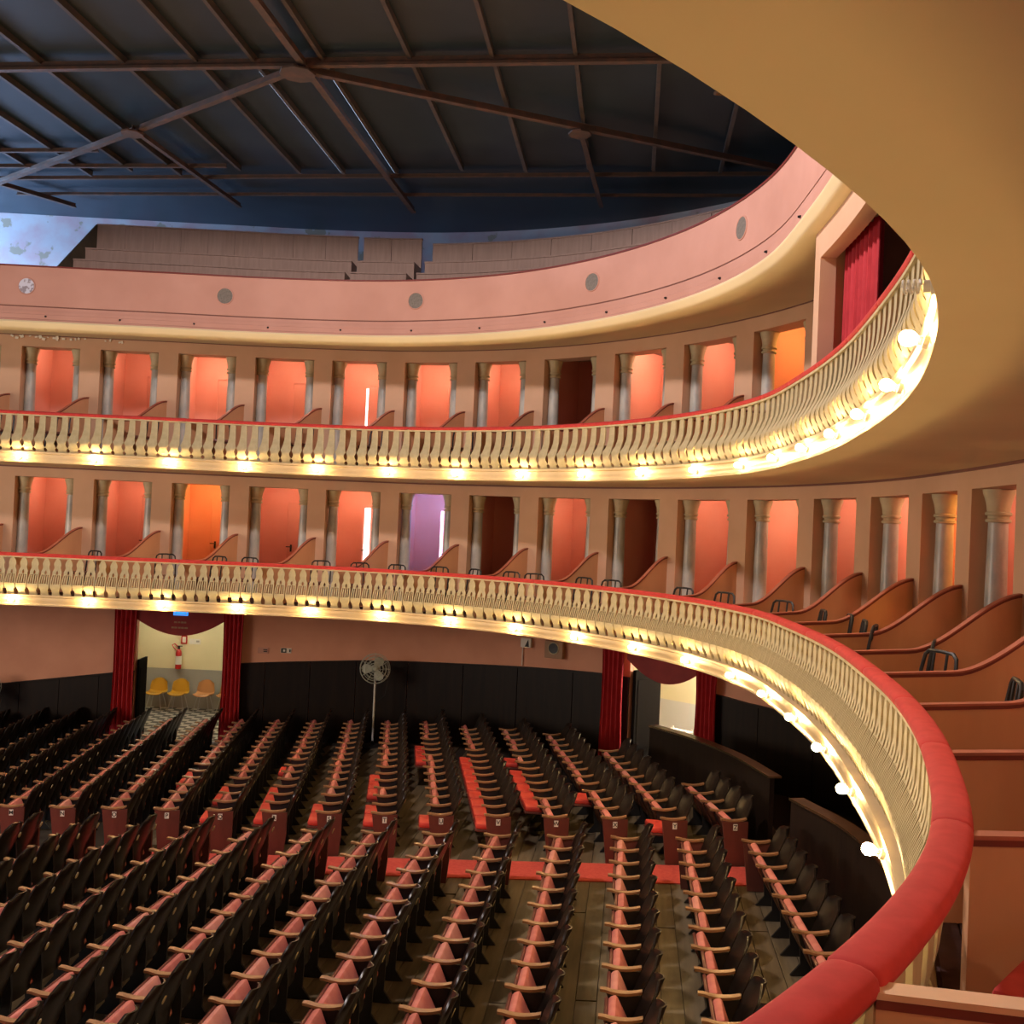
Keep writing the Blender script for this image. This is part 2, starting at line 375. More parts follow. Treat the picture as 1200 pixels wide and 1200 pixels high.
def tier(fz, rooms, iN, nm, booth_a=None):
    top = fz + 2.32; ceil = .822 if fz < 0 else 3.55
    lint_hi = ceil
    mb = MB(); sweep(mb, rect(WO, WO + .35, top, lint_hi), A0, A1, .25)
    struct('wall_%s_lintel' % nm, mb, 'pier_pink', False, 'pink lintel wall above the %s box openings' % nm)
    # cornice line where wall meets soffit
    mb = MB(); sweep(mb, rect(WO - .02, WO, lint_hi - .035, lint_hi - .005), A0, A1, .25); struct('trim_%s_cornice' % nm, mb, 'groove')
    # solid ends
    wall_piece('wall_%s_stage_end' % nm, WO, WO + .35, fz, top, A0, EDGES[0] - .4, 'pier_pink')
    last = EDGES[iN] + .74 * 1.3
    wall_piece('wall_%s_near_end' % nm, WO, WO + .35, fz, top, last, A1, 'pier_pink')
    wall_piece('wall_%s_back' % nm, BO, BO + .1, fz - .15, ceil, A0, A1, 'room_pink', 'pink back wall of the %s ante-rooms' % nm)
    for i in range(0, iN + 1):
        e = EDGES[i]; w = pier_w(i); nxt = EDGES[i + 1] - pier_w(i + 1) if i < iN else last
        if i > 0 or True:
            mb = MB(); sweep(mb, rect(WO, WO + .35, fz, top), e - w, e, .12); struct('wall_pier', mb, 'pier_pink', False, 'pink pier between two %s box openings' % nm)
            mb = MB(); sweep(mb, rect(WO + .35, BO, fz, ceil), e - w * .65, e - w * .35, .2); struct('wall_anteroom', mb, 'room_pink')
        k = kscale(e, WO)
        if i >= FIRST - 1:
            for a, sd in ((e + .108 / k, 'stage'), (nxt - .108 / k, 'back')):
                q = P3(a, WO + .23, fz)
                c = thing('marble_column', 'veined marble column, %s-side jamb of the %s' % (sd, bay(i, nm)), 'column', q, yaw(a), 'marble columns of the %s boxes' % nm)
                obj('column_base', col_base, c); obj('shaft', col_shaft, c); obj('capital', col_cap, c)
        # door of the ante-room
        am = e + .62 * (nxt - e); 
        if i >= FIRST:
            mb = MB(); hw = .36 / kscale(am, BO)
            sweep(mb, rect(BO - .03, BO + .01, fz, fz + 2.05), am - hw, am + hw, .2)
            d = struct('door_%d' % (i + (0 if fz < 0 else 40)), mb, 'door_pink', False, 'pink door at the back of a %s box' % nm)
            mb = MB()
            for x in (-hw - .07, hw): sweep(mb, rect(BO - .05, BO + .01, fz, fz + 2.12), am + x, am + x + .07, .1)
            sweep(mb, rect(BO - .05, BO + .01, fz + 2.05, fz + 2.12), am - hw, am + hw, .2)
            obj('door_frame', mb.mesh('door_frame', 'room_pink'), d)
            obj('door_handle', handle_me, d, P3(am - hw * .72, BO - .04, fz + 1.02), yaw(am))
        kind = rooms.get(i)
        if kind:
            al = e + .55 * (nxt - e); mb = MB().rbox((0, 0, 0), (.06, .42, .05), .015)
            lm = thing('tube_lamp', 'glowing ceiling tube lamp in the %s' % bay(i, nm), 'lamp', P3(al, 2.75, ceil - .06), yaw(al), 'ante-room lamps of the %s tier' % nm)
            obj('lamp_body', MB().box((0, 0, .045), (.10, .46, .03)).mesh('lamp_body', 'white_paint'), lm)
            obj('tube', mb.mesh('tube', ROOM[kind]), lm)
tier(FL, LOW, 24, 'lower'); tier(FU, UPP, 13, 'upper')
# door left ajar with a bright corridor behind
for i, fz, m, a, wd in ((6, FL, 'white_glow', 16.43, .10), (7, FL, 'violet_glow', 17.67, .04), (6, FU, 'white_glow', 16.36, .035)):
    mb = MB(); sweep(mb, rect(BO - .062, BO - .052, fz + .02, fz + 2.0), a, a + wd, .2)
    struct('window_%d' % (i + (0 if fz < 0 else 10)), mb, m, False, 'bright slit of a door standing ajar at the back of a box')

# ------------------------------------------------------------------ box partitions
RAIL_P = {}
def shift(a): return float(np.interp(a, [5, 16, 18.5, 20.9, 22.2, 24, 28], [-.55, -.65, -.4, -.1, .15, .45, .55]))
part_edges = [(i, EDGES[i] - .5 * pier_w(i)) for i in range(1, len(EDGES))] 
def partition(ap, ar, fz, nm, idx):
    p = np.array(at(ap, WO + .02)); q = np.array(at(ar, .10)); d = p - q; L = np.hypot(*d); rz = math.atan2(-d[0], d[1])
    prof = []
    for k in range(25):
        u = k / 24; x = min(1, max(0, (u - .34) / .66)); sm = x * x * (3 - 2 * x)
        prof.append((u * L, .765 + .07 * u + .475 * sm))
    tn = thing('box_partition', 'pinkish-brown wavy-topped box partition, stage side of the %s' % bay(idx, nm), 'partition', (q[0], q[1], EZ + fz), rz, 'box partitions of the %s tier' % nm)
    mb = MB()
    for (y0, z0), (y1, z1) in zip(prof[:-1], prof[1:]):
        pass
    n = len(prof); vs = []
    for x in (-.022, .022):
        vs += [(x, y, .01) for y, z in prof] + [(x, y, z) for y, z in prof]
    fs = []
    for s in (0, 2 * n):
        fs += [(s + i, s + i + 1, s + n + i + 1, s + n + i) for i in range(n - 1)]
    fs += [(n + i, n + i + 1, 3 * n + i + 1, 3 * n + i) for i in range(n - 1)] + [(i, i + 1, 2 * n + i + 1, 2 * n + i) for i in range(n - 1)]
    fs += [(0, n, 3 * n, 2 * n), (n - 1, 2 * n - 1, 4 * n - 1, 3 * n - 1)]
    mb.add(vs, fs); obj('panel', mb.mesh('panel', 'partition_paint'), tn)
    for nm2, x0, za, zb, m in (('cap', .03, .004, .018, 'cap_lit' if 36.3 < ar < 37.6 else 'partition_cap'), ('cap_edge', .026, -.018, .004, 'cap_edge')):
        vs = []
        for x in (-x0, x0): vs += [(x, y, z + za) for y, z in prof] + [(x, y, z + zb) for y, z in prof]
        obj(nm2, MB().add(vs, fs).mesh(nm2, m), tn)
for i, ap in part_edges:
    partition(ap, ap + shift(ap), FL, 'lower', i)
for i, ap in part_edges[:13]: partition(ap, ap + shift(ap), FU, 'upper', i)

# ------------------------------------------------------------------ balustrades
def bend_low(z): return -.085 * math.exp(-((z - .20) / .16) ** 2)
def bend_up(z): return -.115 * math.exp(-((z - .20) / .17) ** 2)
def plate(mb, pts_l, pts_r, bend, th=.022):
    # strip between a left and a right outline: lists of (x, z)
    n = len(pts_l); vs = []
    for d in (-th / 2, th / 2):
        for (xl, zl), (xr, zr) in zip(pts_l, pts_r):
            vs += [(xl, d + bend(zl), zl), (xr, d + bend(zr), zr)]
    m = 2 * n; fs = []
    for i in range(n - 1):
        a = 2 * i
        fs += [(a, a + 1, a + 3, a + 2), (m + a, m + a + 2, m + a + 3, m + a + 1), (a, a + 2, m + a + 2, m + a), (a + 1, m + a + 1, m + a + 3, a + 3)]
    fs += [(0, m, m + 1, 1), (2 * n - 2, 2 * n - 1, m + 2 * n - 1, m + 2 * n - 2)]
    mb.add(vs, fs)
def sym(mb, prof, bend, th=.022): plate(mb, [(-w, z) for w, z in prof], [(w, z) for w, z in prof], bend, th)
lb = MB()
sym(lb, [(.072, 0), (.072, .03), (.064, .035), (.066, .095), (.078, .115), (.094, .14), (.098, .18), (.097, .215)], bend_low, .03)
for x, w in ((-.086, .011), (-.045, .0085), (0, .010), (.045, .0085), (.086, .011)):
    plate(lb, [(x - w, .21), (x * .97 - w, .30), (x * .86 - w, .395)], [(x + w, .21), (x * .97 + w, .30), (x * .86 + w, .395)], bend_low)
for sgn in (-1, 1):
    inn = [(.010, .385), (.018, .41), (.020, .43), (.010, .455), (.003, .47)]; out = [(.083, .385), (.080, .41), (.088, .43), (.082, .455), (.073, .47)]
    l = [(sgn * a, z) for a, z in inn]; r = [(sgn * a, z) for a, z in out]
    plate(lb, l if sgn > 0 else r, r if sgn > 0 else l, bend_low)
sym(lb, [(.073, .47), (.062, .50), (.057, .53), (.066, .57), (.068, .595), (.056, .635), (.034, .675), (.012, .71), (.010, .745)], bend_low)
low_bal = lb.mesh('baluster', 'ivory')
ub = MB()
sym(ub, [(.100, 0), (.100, .022), (.078, .035), (.072, .055), (.080, .08), (.103, .095), (.103, .108)], bend_up, .03)
sym(ub, [(.096, .108), (.076, .14), (.068, .175), (.074, .205), (.096, .245), (.097, .262), (.084, .30), (.072, .36), (.062, .46), (.056, .58), (.053, .69), (.044, .70), (.03, .715), (.03, .735), (.05, .74), (.05, .752)], bend_up)
up_bal = ub.mesh('baluster', 'ivory')
RAILSEAM = [a + shift(a) for _, a in part_edges]
def balustrade(fz, me, nm, label):
    t = thing('balustrade', label, 'balustrade', P3(20, 0, fz), 0)
    inv = -Vector(t.location)
    zb = fz + .04
    a = 8.3
    while a < 39.2:
        o = obj('baluster', me, t, Vector(P3(a, .03, zb)) + inv, yaw(a)); a += .211
    z = fz + .79
    seams = [7.0] + [s for s in RAILSEAM if s > 7.6]
    for a0, a1 in zip(seams[:-1], seams[1:]):
        prof = []
        for k in range(14):
            th = 2 * math.pi * k / 14; cx, cz = .05, z - .005 
            prof.append((cx + .066 * math.copysign(abs(math.cos(th)) ** .8, math.cos(th)), cz + .038 * math.copysign(abs(math.sin(th)) ** .8, math.sin(th))))
        def pf(f): return [(.05 + (o - .05) * f, z - .005 + (zz - z + .005) * f) for o, zz in prof]
        n = max(8, int((a1 - a0) / .1)); vs = []
        st = [(a0, .80), (a0 + .006, .93), (a0 + .02, 1)] + [(a0 + .02 + (a1 - a0 - .04) * i / n, 1) for i in range(1, n)] + [(a1 - .02, 1), (a1 - .006, .93), (a1, .80)]
        for a, f in st: vs += [Vector(P3(a, o, zz)) + inv for o, zz in pf(f)]
        m = 14; N_ = len(st)
        fs = [(i * m + j, i * m + (j + 1) % m, (i + 1) * m + (j + 1) % m, (i + 1) * m + j) for i in range(N_ - 1) for j in range(m)]
        fs += [tuple(range(m)), tuple(range(N_ * m - 1, (N_ - 1) * m - 1, -1))]
        obj('rail_pad', MB().add(vs, fs).mesh('rail_pad', 'velvet', True), t)
    mb = MB(); sweep(mb, rect(.0, .09, z - .058, z - .03), 7.0, seams[-1], .2)
    mb.v = [tuple(Vector(p) + inv) for p in mb.v]; obj('rail_board', mb.mesh('rail_board', 'ivory'), t)
balustrade(FL, low_bal, 'lower', 'lower balcony balustrade of pierced pointed ivory balusters under red velvet rail')
balustrade(FU, up_bal, 'upper', 'upper balcony balustrade of swelling flat ivory balusters under red velvet rail')

# ------------------------------------------------------------------ bulbs on the fascias
bulb_me = MB().lathe([(.012, -.0), (.022, .010), (.034, .03), (.037, .048), (.033, .066), (.022, .079), (.006, .085)], 12).mesh('globe', BULB, True)
sock_me = MB().lathe([(.03, -.045), (.03, -.02), (.022, -.018), (.022, .005)], 10).mesh('socket', 'white_paint', True)
def bulb(a, fz, nm, k):
    wh = 'right over the blue sign' if k == 2 else '%s %s from the one over the blue sign' % (ORD[abs(k - 2)], 'backward' if k > 2 else 'stageward')
    b_ = thing('light_bulb', 'lit %s-fascia bulb, %s' % (nm, wh), 'light bulb', P3(a, -.10, fz - .06), 0, 'fascia bulbs of the %s balcony' % nm)
    n = nrm(a); R = Matrix.Rotation(yaw(a), 4, 'Z') @ Matrix.Rotation(math.radians(75), 4, 'X')
    b_.matrix_world = Matrix.Translation(b_.location) @ R
    obj('globe', bulb_me, b_); obj('socket', sock_me, b_)
for k in range(-2, 22):
    a = 10.7 + 1.4 * k
    bulb(a, FL, 'lower', k)  # last lower bulbs, hidden by the rail, are assumed to continue the row
    if k <= 17: bulb(a, FU, 'upper', k)

# ------------------------------------------------------------------ gallery tier: parapet, soffit, benches, wall
mb = MB(); sweep(mb, [(.05, 3.80), (.17, 3.80), (.17, 4.545), (.05, 4.545)], A0, A1, .2); gp = struct('wall_gallery_parapet', mb, 'parapet', False, 'pink plaster parapet of the gallery')
mb = MB(); sweep(mb, rect(.03, .19, 4.545, 4.57), A0, A1, .2); struct('trim_3', mb, 'cap_edge', False, 'dark red cap of the gallery parapet')
mb = MB(); sweep(mb, rect(.06, .17, 3.775, 3.80), A0, A1, .2); struct('trim_4', mb, 'groove')
mb = MB(); sweep(mb, [(.17, 3.50), (.0, 3.50), (.0, 3.53), (.02, 3.55), (.02, 3.63), (.03, 3.64), (.03, 3.70), (.045, 3.72), (.045, 3.775), (.17, 3.775)], A0, A1, .2); struct('trim_5', mb, 'parapet', True, 'stepped pink moulding under the gallery parapet')
prof = [(.04, 3.50), (-.03, 3.50), (-.045, 3.47), (-.035, 3.44), (.0, 3.41)] + [(.0 + .9 * (1 - math.cos(th)) , 3.41 - .12 * math.sin(2 * th) + .11 * th / (math.pi / 2)) for th in np.linspace(.12, math.pi / 2, 8)] + [(WO + .02, 3.53), (WO + .35, 3.55), (WO + .35, 3.62), (.04, 3.62)]
mb = MB(); sweep(mb, prof, A0, A1, .2); struct('ceiling_upper_boxes', mb, 'soffit', True, 'coved cream soffit under the gallery')
mb = MB(); sweep(mb, rect(WO + .3, 5.4, 3.55, FG), A0, A1, .3); sweep(mb, rect(.17, WO + .3, 3.62, FG), A0, A1, .3); struct('floor_gallery', mb, 'gallery_wood')
mb = MB(); sweep(mb, rect(5.3, 5.45, FG - .1, 7.2), A0, A1, .3); struct('wall_gallery', mb, 'peeling', False, 'peeling whitewashed wall behind the gallery')
for j, a in enumerate((6.9, 10.6, 14.35, 18.05, 21.8, 25.5, 29.2)):
    v = thing('round_vent', ('pale round vent in the gallery parapet, before the peeling wall' if j == 1 else 'pale round vent in the gallery parapet, nearest the stage') if j in (0, 1) else 'grey round gallery parapet vent, %s backward from the pale ones' % ORD[j - 1], 'vent', P3(a, .045, 4.17), yaw(a), 'gallery parapet vents')
    obj('rim', MB().torus(.155, .012, 28, 6).mesh('rim', 'parapet', True), v)
    g = MB(); g.add([(.15 * math.cos(2 * math.pi * k / 28), -.004, .15 * math.sin(2 * math.pi * k / 28)) for k in range(28)] + [(.15 * math.cos(2 * math.pi * k / 28), .02, .15 * math.sin(2 * math.pi * k / 28)) for k in range(28)],
        [tuple(range(28)), tuple(range(55, 27, -1))] + [(k, k + 28, (k + 1) % 28 + 28, (k + 1) % 28) for k in range(28)])
    obj('grille', g.mesh('grille', 'vent_lit' if j in (0, 1) else 'vent'), v)
hook = MB().lathe([(.018, 0), (.02, .012), (.012, .04)], 8).mesh('empty_socket', 'iron')
for k in range(-2, 14):
    a = 11.0 + 1.4 * k; o = obj('empty_socket', hook, None, None, 0, 'empty dark lamp socket, %s from the stage end of the gallery moulding' % ORD[k + 3], 'socket', 'empty sockets under the gallery')
    o.matrix_world = Matrix.Translation(P3(a, .025, 3.60)) @ Matrix.Rotation(yaw(a), 4, 'Z') @ Matrix.Rotation(math.radians(90), 4, 'X')
def bench(a0, a1, top, label):
    t = thing('gallery_bench', label, 'bench', P3((a0 + a1) / 2, 2.4, FG)); inv = -Vector(t.location)
    def part(nm, mb, m): mb.v = [tuple(Vector(p) + inv) for p in mb.v]; obj(nm, mb.mesh(nm, m), t)
    for o0, z0, z1, o1 in ((1.2, FG, 4.50, 1.8), (1.8, FG, 4.92, 2.4), (2.4, FG, 5.33, 3.0), (3.0, FG, 5.74, 3.6)):
        mb = MB(); sweep(mb, rect(o0 + .02, o1 + .02, z0, z1 - .03), a0, a1, .25); part('riser', mb, 'gallery_wood')
        mb = MB(); sweep(mb, rect(o0 - .01, o1 + .02, z1 - .03, z1), a0, a1, .25); part('tread', mb, 'gallery_wood')
    n = max(1, round((a1 - a0) / .62)); w = (a1 - a0) / n
    for i in range(n):
        mb = MB(); sweep(mb, rect(3.6 + .006 * (i % 2), 3.65 + .006 * (i % 2), 5.70, top), a0 + i * w + .004, a0 + (i + 1) * w - .004, .15); part('back_board', mb, 'gallery_wood')
    mb = MB(); sweep(mb, rect(3.58, 3.68, top, top + .03), a0, a1, .25); part('top_rail', mb, 'gallery_wood')
    for a in ((a0,) if a0 < 11 else ()):
        mb = MB(); d = .03
        mb.prism([(1.15, FG), (1.15, 4.55), (3.6, top + .02), (3.72, top + .02), (3.72, FG)], a - d, a, lambda u, w_, dd: P3(dd, u, w_)); part('end_panel', mb, 'gallery_dark')
bench(10.45, 16.05, 6.42, 'long stepped wooden gallery bench with board back, ending beside the peeling wall')
bench(16.15, 17.15, 6.40, 'short stepped wooden gallery bench between two narrow stairs')
bench(17.32, 31.5, 6.28, 'long curved stepped wooden gallery bench sweeping round the horseshoe')

# ------------------------------------------------------------------ roof
H = 7.08
x0, y0 = XY(-26, -6); 
mb = MB(); cs = [XY(-26, -8), XY(12, -8), XY(12, 29), XY(-26, 29)]
mb.add([(x, y, EZ + H) for x, y in cs] + [(x, y, EZ + H + .2) for x, y in cs], [(0, 1, 2, 3), (7, 6, 5, 4), (0, 4, 5, 1), (1, 5, 6, 2), (2, 6, 7, 3), (3, 7, 4, 0)])
roof = struct('ceiling', mb, 'roof_navy', False, 'dark navy boarded underside of the roof')
def tsb(name, p, q, w, h, z, m, parent=None):
    a = (*XY(*p), EZ + z); b_ = (*XY(*q), EZ + z)
    return obj(name, MB().bar(a, b_, w, h).mesh(name, m), parent)
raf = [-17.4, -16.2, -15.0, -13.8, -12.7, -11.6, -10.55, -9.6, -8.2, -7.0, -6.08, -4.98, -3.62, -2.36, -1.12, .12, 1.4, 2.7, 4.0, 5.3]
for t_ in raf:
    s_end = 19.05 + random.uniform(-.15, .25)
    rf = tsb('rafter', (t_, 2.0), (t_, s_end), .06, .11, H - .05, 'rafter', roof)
    tsb('glow_strip' if t_ in (-11.6, -10.55, -6.08, -4.98) else 'edge_strip', (t_ - .036, random.uniform(14.6, 15.4)), (t_ - .036, s_end - .05), .008, .022, H - .085, 'roof_glow' if t_ in (-11.6, -10.55, -6.08, -4.98) else 'strip_metal', rf)  # thin strips added to the rafters for bright light lines; some glow
tr = thing('roof_truss', 'rusty steel roof truss with diagonal bracing meeting at a gusset plate', 'truss', (*XY(-5.38, 14.4), EZ + H - .2))
inv = -Vector(tr.location)
def tpart(name, p, q, w, h, z, m='steel_rust'):
    mb = MB(); a = Vector((*XY(*p), EZ + z)) + inv; b_ = Vector((*XY(*q), EZ + z)) + inv
    mb.bar(a, b_, w, h * .35); mb.bar(a + Vector((0, 0, h / 2)), b_ + Vector((0, 0, h / 2)), w * .25, h); obj(name, mb.mesh(name, m), tr)
HB = H - .18
tpart('main_beam', (-19, 14.36), (6, 14.36), .10, .12, HB)
tpart('cross_beam', (-5.5, 3), (-5.1, 21.2), .11, .12, HB - .03)
tpart('diagonal_brace', (-5.38, 14.4), (-15.5, 20.4), .10, .10, HB - .05)
tpart('diagonal_brace', (-5.38, 14.4), (5.0, 19.95), .10, .10, HB - .05)
tpart('strut', (-9.26, 16.63), (-8.99, 20.9), .09, .09, HB - .03); tpart('strut', (-13.8, 19.5), (-12.95, 20.95), .09, .09, HB - .03)
tpart('strut', (-1.17, 16.74), (-.93, 20.8), .09, .09, HB - .03)
tpart('purlin', (-16, 17.83), (-10.6, 17.83), .06, .07, HB + .04); tpart('purlin', (-16, 18.65), (-8.35, 18.65), .06, .07, HB + .04)
tpart('purlin', (-16, 19.45), (5, 19.1), .06, .07, HB + .06); tpart('purlin', (-14, 20.37), (5, 20.37), .06, .06, HB + .06)
for p in ((-5.38, 14.4), (-9.26, 16.63), (-1.17, 16.74)):
    mb = MB(); x, y = XY(*p); r = .28 if p[0] == -5.38 else .2
    mb.lathe([(r, -.03), (r, .0)], 8, (x + inv.x, y + inv.y, EZ + HB - .09 + inv.z)); obj('gusset_plate', mb.mesh('gusset_plate', 'steel_rust'), tr)
    for k in range(8):
        pass

# ------------------------------------------------------------------ central booth on the upper tier
BA0, BA1 = 28.0, 32.6
OA0, OA1 = 28.22, 32.38
OT = 3.03
mb = MB()
sweep(mb, rect(.15, .32, FU, 3.52), BA0, OA0, .2); sweep(mb, rect(.15, .32, FU, 3.52), OA1, BA1, .2); sweep(mb, rect(.15, .32, OT, 3.52), OA0, OA1, .2)
struct('wall_booth', mb, 'pier_pink', False, 'pale pink booth front with a wide curtained opening')
mb = MB(); sweep(mb, rect(.32, WO, FU, 3.52), BA0, BA0 + .12, .2); sweep(mb, rect(.32, WO, FU, 3.52), BA1 - .12, BA1, .2); struct('wall_booth_side', mb, 'pier_pink')
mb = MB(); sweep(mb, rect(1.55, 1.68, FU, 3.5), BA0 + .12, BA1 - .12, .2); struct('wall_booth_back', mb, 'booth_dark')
def curtain(name, p0, p1, z0, z1, folds, depth, m, label, group=None, gather=1.0):
    # wavy cloth between two plan points
    p0 = Vector((*p0, 0)); p1 = Vector((*p1, 0)); d = p1 - p0; L = d.length; d.normalize(); nn = Vector((-d.y, d.x, 0))
    NS = folds * 8; rows = 10; vs = []
    for side in (0, 1):
        for r in range(rows + 1):
            v_ = r / rows; sq = 1 - (1 - gather) * math.sin(v_ * math.pi) ** 2
            for i in range(NS + 1):
                u = i / NS; uu = .5 + (u - .5) * sq
                w = depth * math.sin(2 * math.pi * folds * u + .6 * math.sin(5 * u)) * (.75 + .25 * v_)
                p = p0 + d * (uu * L) + nn * (w + (.006 if side else -.006)); vs.append((p.x, p.y, z1 + (z0 - z1) * v_))
    k = NS + 1; off = (rows + 1) * k; fs = []
    for r in range(rows):
        for i in range(NS):
            a = r * k + i; fs += [(a, a + 1, a + k + 1, a + k), (off + a, off + a + k, off + a + k + 1, off + a + 1)]
        fs += [(r * k, (r + 1) * k, off + (r + 1) * k, off + r * k), (r * k + NS, off + r * k + NS, off + (r + 1) * k + NS, (r + 1) * k + NS)]
    for i in range(NS): fs += [(i, off + i, off + i + 1, i + 1), (rows * k + i, rows * k + i + 1, off + rows * k + i + 1, off + rows * k + i)]
    return obj(name, MB().add(vs, fs).mesh(name, m, True), None, None, 0, label, 'curtain', group)
curtain('booth_curtain', at(OA0 - .05, .44), at(OA0 + 1.2, .44), EZ + FU + .02, EZ + OT + .1, 9, .05, 'curtain_red', 'deep red curtain drawn aside in the pink booth opening')
curtain('booth_curtain', at(OA1 - 1.5, .44), at(OA1 + .05, .44), EZ + FU + .02, EZ + OT + .1, 6, .05, 'curtain_red', 'narrow bright red curtain at the far jamb of the pink booth opening')

# ------------------------------------------------------------------ lower wall of the stalls
D1 = (11.8, 13.82); D2 = (20.7, 21.92)
def wain(a):
    return float(np.interp(a, [4, 9.0, 11.5, 14.2, 16.5, 18.0, 19.2, 20.3, 22.0, 22.6, 25, 46], [-4.3, -3.98, -3.63, -3.33, -3.14, -3.06, -2.98, -2.92, -2.95, -3.0, -3.0, -3.0]))
def fz_at(a, o):
    q = at(a, o); return floor_z(TS(*q)[0])
segs = [(A0, D1[0]), (D1[1], D2[0]), (D2[1], A1)]
mb = MB()
for a0, a1 in segs: sweep(mb, rect(BO, BO + .15, lambda a: fz_at(a, BO) - .2, -1.87), a0, a1, .25)
for a0, a1 in (D1, D2): sweep(mb, rect(BO, BO + .15, -1.98, -1.87), a0, a1, .25)
lw = struct('wall_stalls', mb, 'pink_plaster', False, 'salmon plaster wall of the stalls under the lower balcony')
a = 7.6
while a < 34:
    w = .86; b_ = a + w
    for d0, d1 in (D1, D2):
        if a < d0 < b_: b_ = d0
        if d0 - .01 < a < d1: a = d1; b_ = a + w
    if b_ - a > .05:
        mb = MB(); sweep(mb, rect(BO - .05, BO, lambda q: fz_at(q, BO) - .02, lambda q: wain(q) - .04), a + .006, b_ - .006, .2)
        obj('wainscot_panel', mb.mesh('wainscot_panel', 'dark_panel'), lw)
        mb = MB(); sweep(mb, rect(BO - .075, BO, lambda q: wain(q) - .04, wain), a, b_, .2)
        obj('wainscot_cap', mb.mesh('wainscot_cap', 'dark_panel'), lw)
    a = b_

def doorway(D, drop, ctr, label_c, right_leaf):
    a0, a1 = D; am = (a0 + a1) / 2
    # red swag board
    pts = []; NV = 16
    for i in range(NV + 1):
        u = -1 + 2 * i / NV; pts.append((am + u * (a1 - a0) / 2 * 1.0, ctr + (drop - ctr) * (abs(u) ** 1.9)))
    mb = MB(); vs = []
    for o_ in (BO - .14, BO - .10):
        vs += [P3(a, o_, -1.88) for a, z in pts] + [P3(a, o_, z) for a, z in pts]
    n = NV + 1; fs = []
    for s in (0, 2 * n): fs += [(s + i, s + i + 1, s + n + i + 1, s + n + i) for i in range(NV)]
    fs += [(n + i, n + i + 1, 3 * n + i + 1, 3 * n + i) for i in range(NV)] + [(i, i + 1, 2 * n + i + 1, 2 * n + i) for i in range(NV)] + [(0, n, 3 * n, 2 * n), (NV, n + NV, 3 * n + NV, 2 * n + NV)]
    mb.add(vs, fs)
    return mb
v1 = thing('door_valance', 'dark red rounded valance with a blue sign over the foyer doorway', 'valance', P3(12.81, BO - .12, -2.3), yaw(12.81))
def to_local(mb, t):
    iv = (Matrix.Translation(t.location) @ Matrix.Rotation(t.rotation_euler.z, 4, 'Z')).inverted(); mb.v = [tuple(iv @ Vector(p)) for p in mb.v]; return mb
obj('valance_board', to_local(doorway(D1, -2.40, -2.76, '', True), v1).mesh('valance_board', 'valance_red'), v1)
sg = MB().box((0, -.03, .06), (.32, .025, .13)); sg.cur = 1
sg.box((0, -.045, .10), (.27, .01, .015)); sg.box((0, -.045, .02), (.27, .01, .015)); sg.box((-.13, -.045, .06), (.015, .01, .09)); sg.box((.13, -.045, .06), (.015, .01, .09))
obj('blue_sign', sg.mesh('blue_sign', ['blue_sign', 'plate_white']), v1)
ln = MB()
for z, xs in ((-.16, [(-.11, .06), (-.03, .05), (.04, .05), (.10, .05)]), (-.28, [(-.17, .05), (-.10, .06), (-.02, .05), (.05, .06), (.13, .07)])):
    for x, w in xs: ln.box((x, -.026, z), (w, .012, .035))
obj('faded_lettering', ln.mesh('faded_lettering', 'speaker_tan'), v1)
v2 = thing('door_valance', 'dark red rounded valance over the side exit by the curved screen', 'valance', P3(21.3, BO - .12, -2.3), yaw(21.3))
obj('valance_board', to_local(doorway(D2, -2.55, -2.93, '', True), v2).mesh('valance_board', 'valance_red'), v2)
obj('faded_sign', MB().box((0, -.03, -.08), (.26, .02, .09)).mesh('faded_sign', 'speaker_tan'), v2)
curtain('door_curtain', at(11.36, BO - .17), at(11.86, BO - .17), EZ + fz_at(11.6, BO) + .03, EZ - 1.88, 5, .045, 'curtain_red', 'tall red curtain at the stage side of the foyer doorway', gather=.9)
curtain('door_curtain', at(13.80, BO - .17), at(14.24, BO - .17), EZ + fz_at(14, BO) + .03, EZ - 1.88, 5, .045, 'curtain_red', 'tall red curtain beside the exit signs at the foyer doorway', gather=.9)
curtain('door_curtain', at(20.32, BO - .17), at(20.68, BO - .17), EZ + fz_at(20.5, BO) + .03, EZ - 1.88, 5, .045, 'curtain_red', 'tall red curtain at the side exit, beside the last rows of seats', gather=.9)
curtain('door_curtain', at(21.82, BO - .17), at(22.2, BO - .17), EZ + fz_at(22, BO) + .03, EZ - 1.88, 5, .045, 'curtain_red', 'tall red curtain behind the curved dark screen', gather=.85)
def leaf(name, a, o1, z1, label):
    mb = MB(); zf = fz_at(a, BO) + .02
    sweep(mb, rect(BO + .02, o1, zf, z1), a, a + .045, .1); d = struct(name, mb, 'leaf_dark', False, label)
    mb = MB(); sweep(mb, rect(BO + .1, o1 - .1, zf + .2, z1 - .2), a + .045, a + .055, .1); obj('door_panel', mb.mesh('door_panel', 'leaf_dark'), d)
leaf('door_1', 11.84, BO + .55, -3.35, 'dark door leaf folded open in the foyer doorway')
leaf('door_2', 20.74, BO + 1.0, -2.78, 'dark door leaf folded open in the side exit')

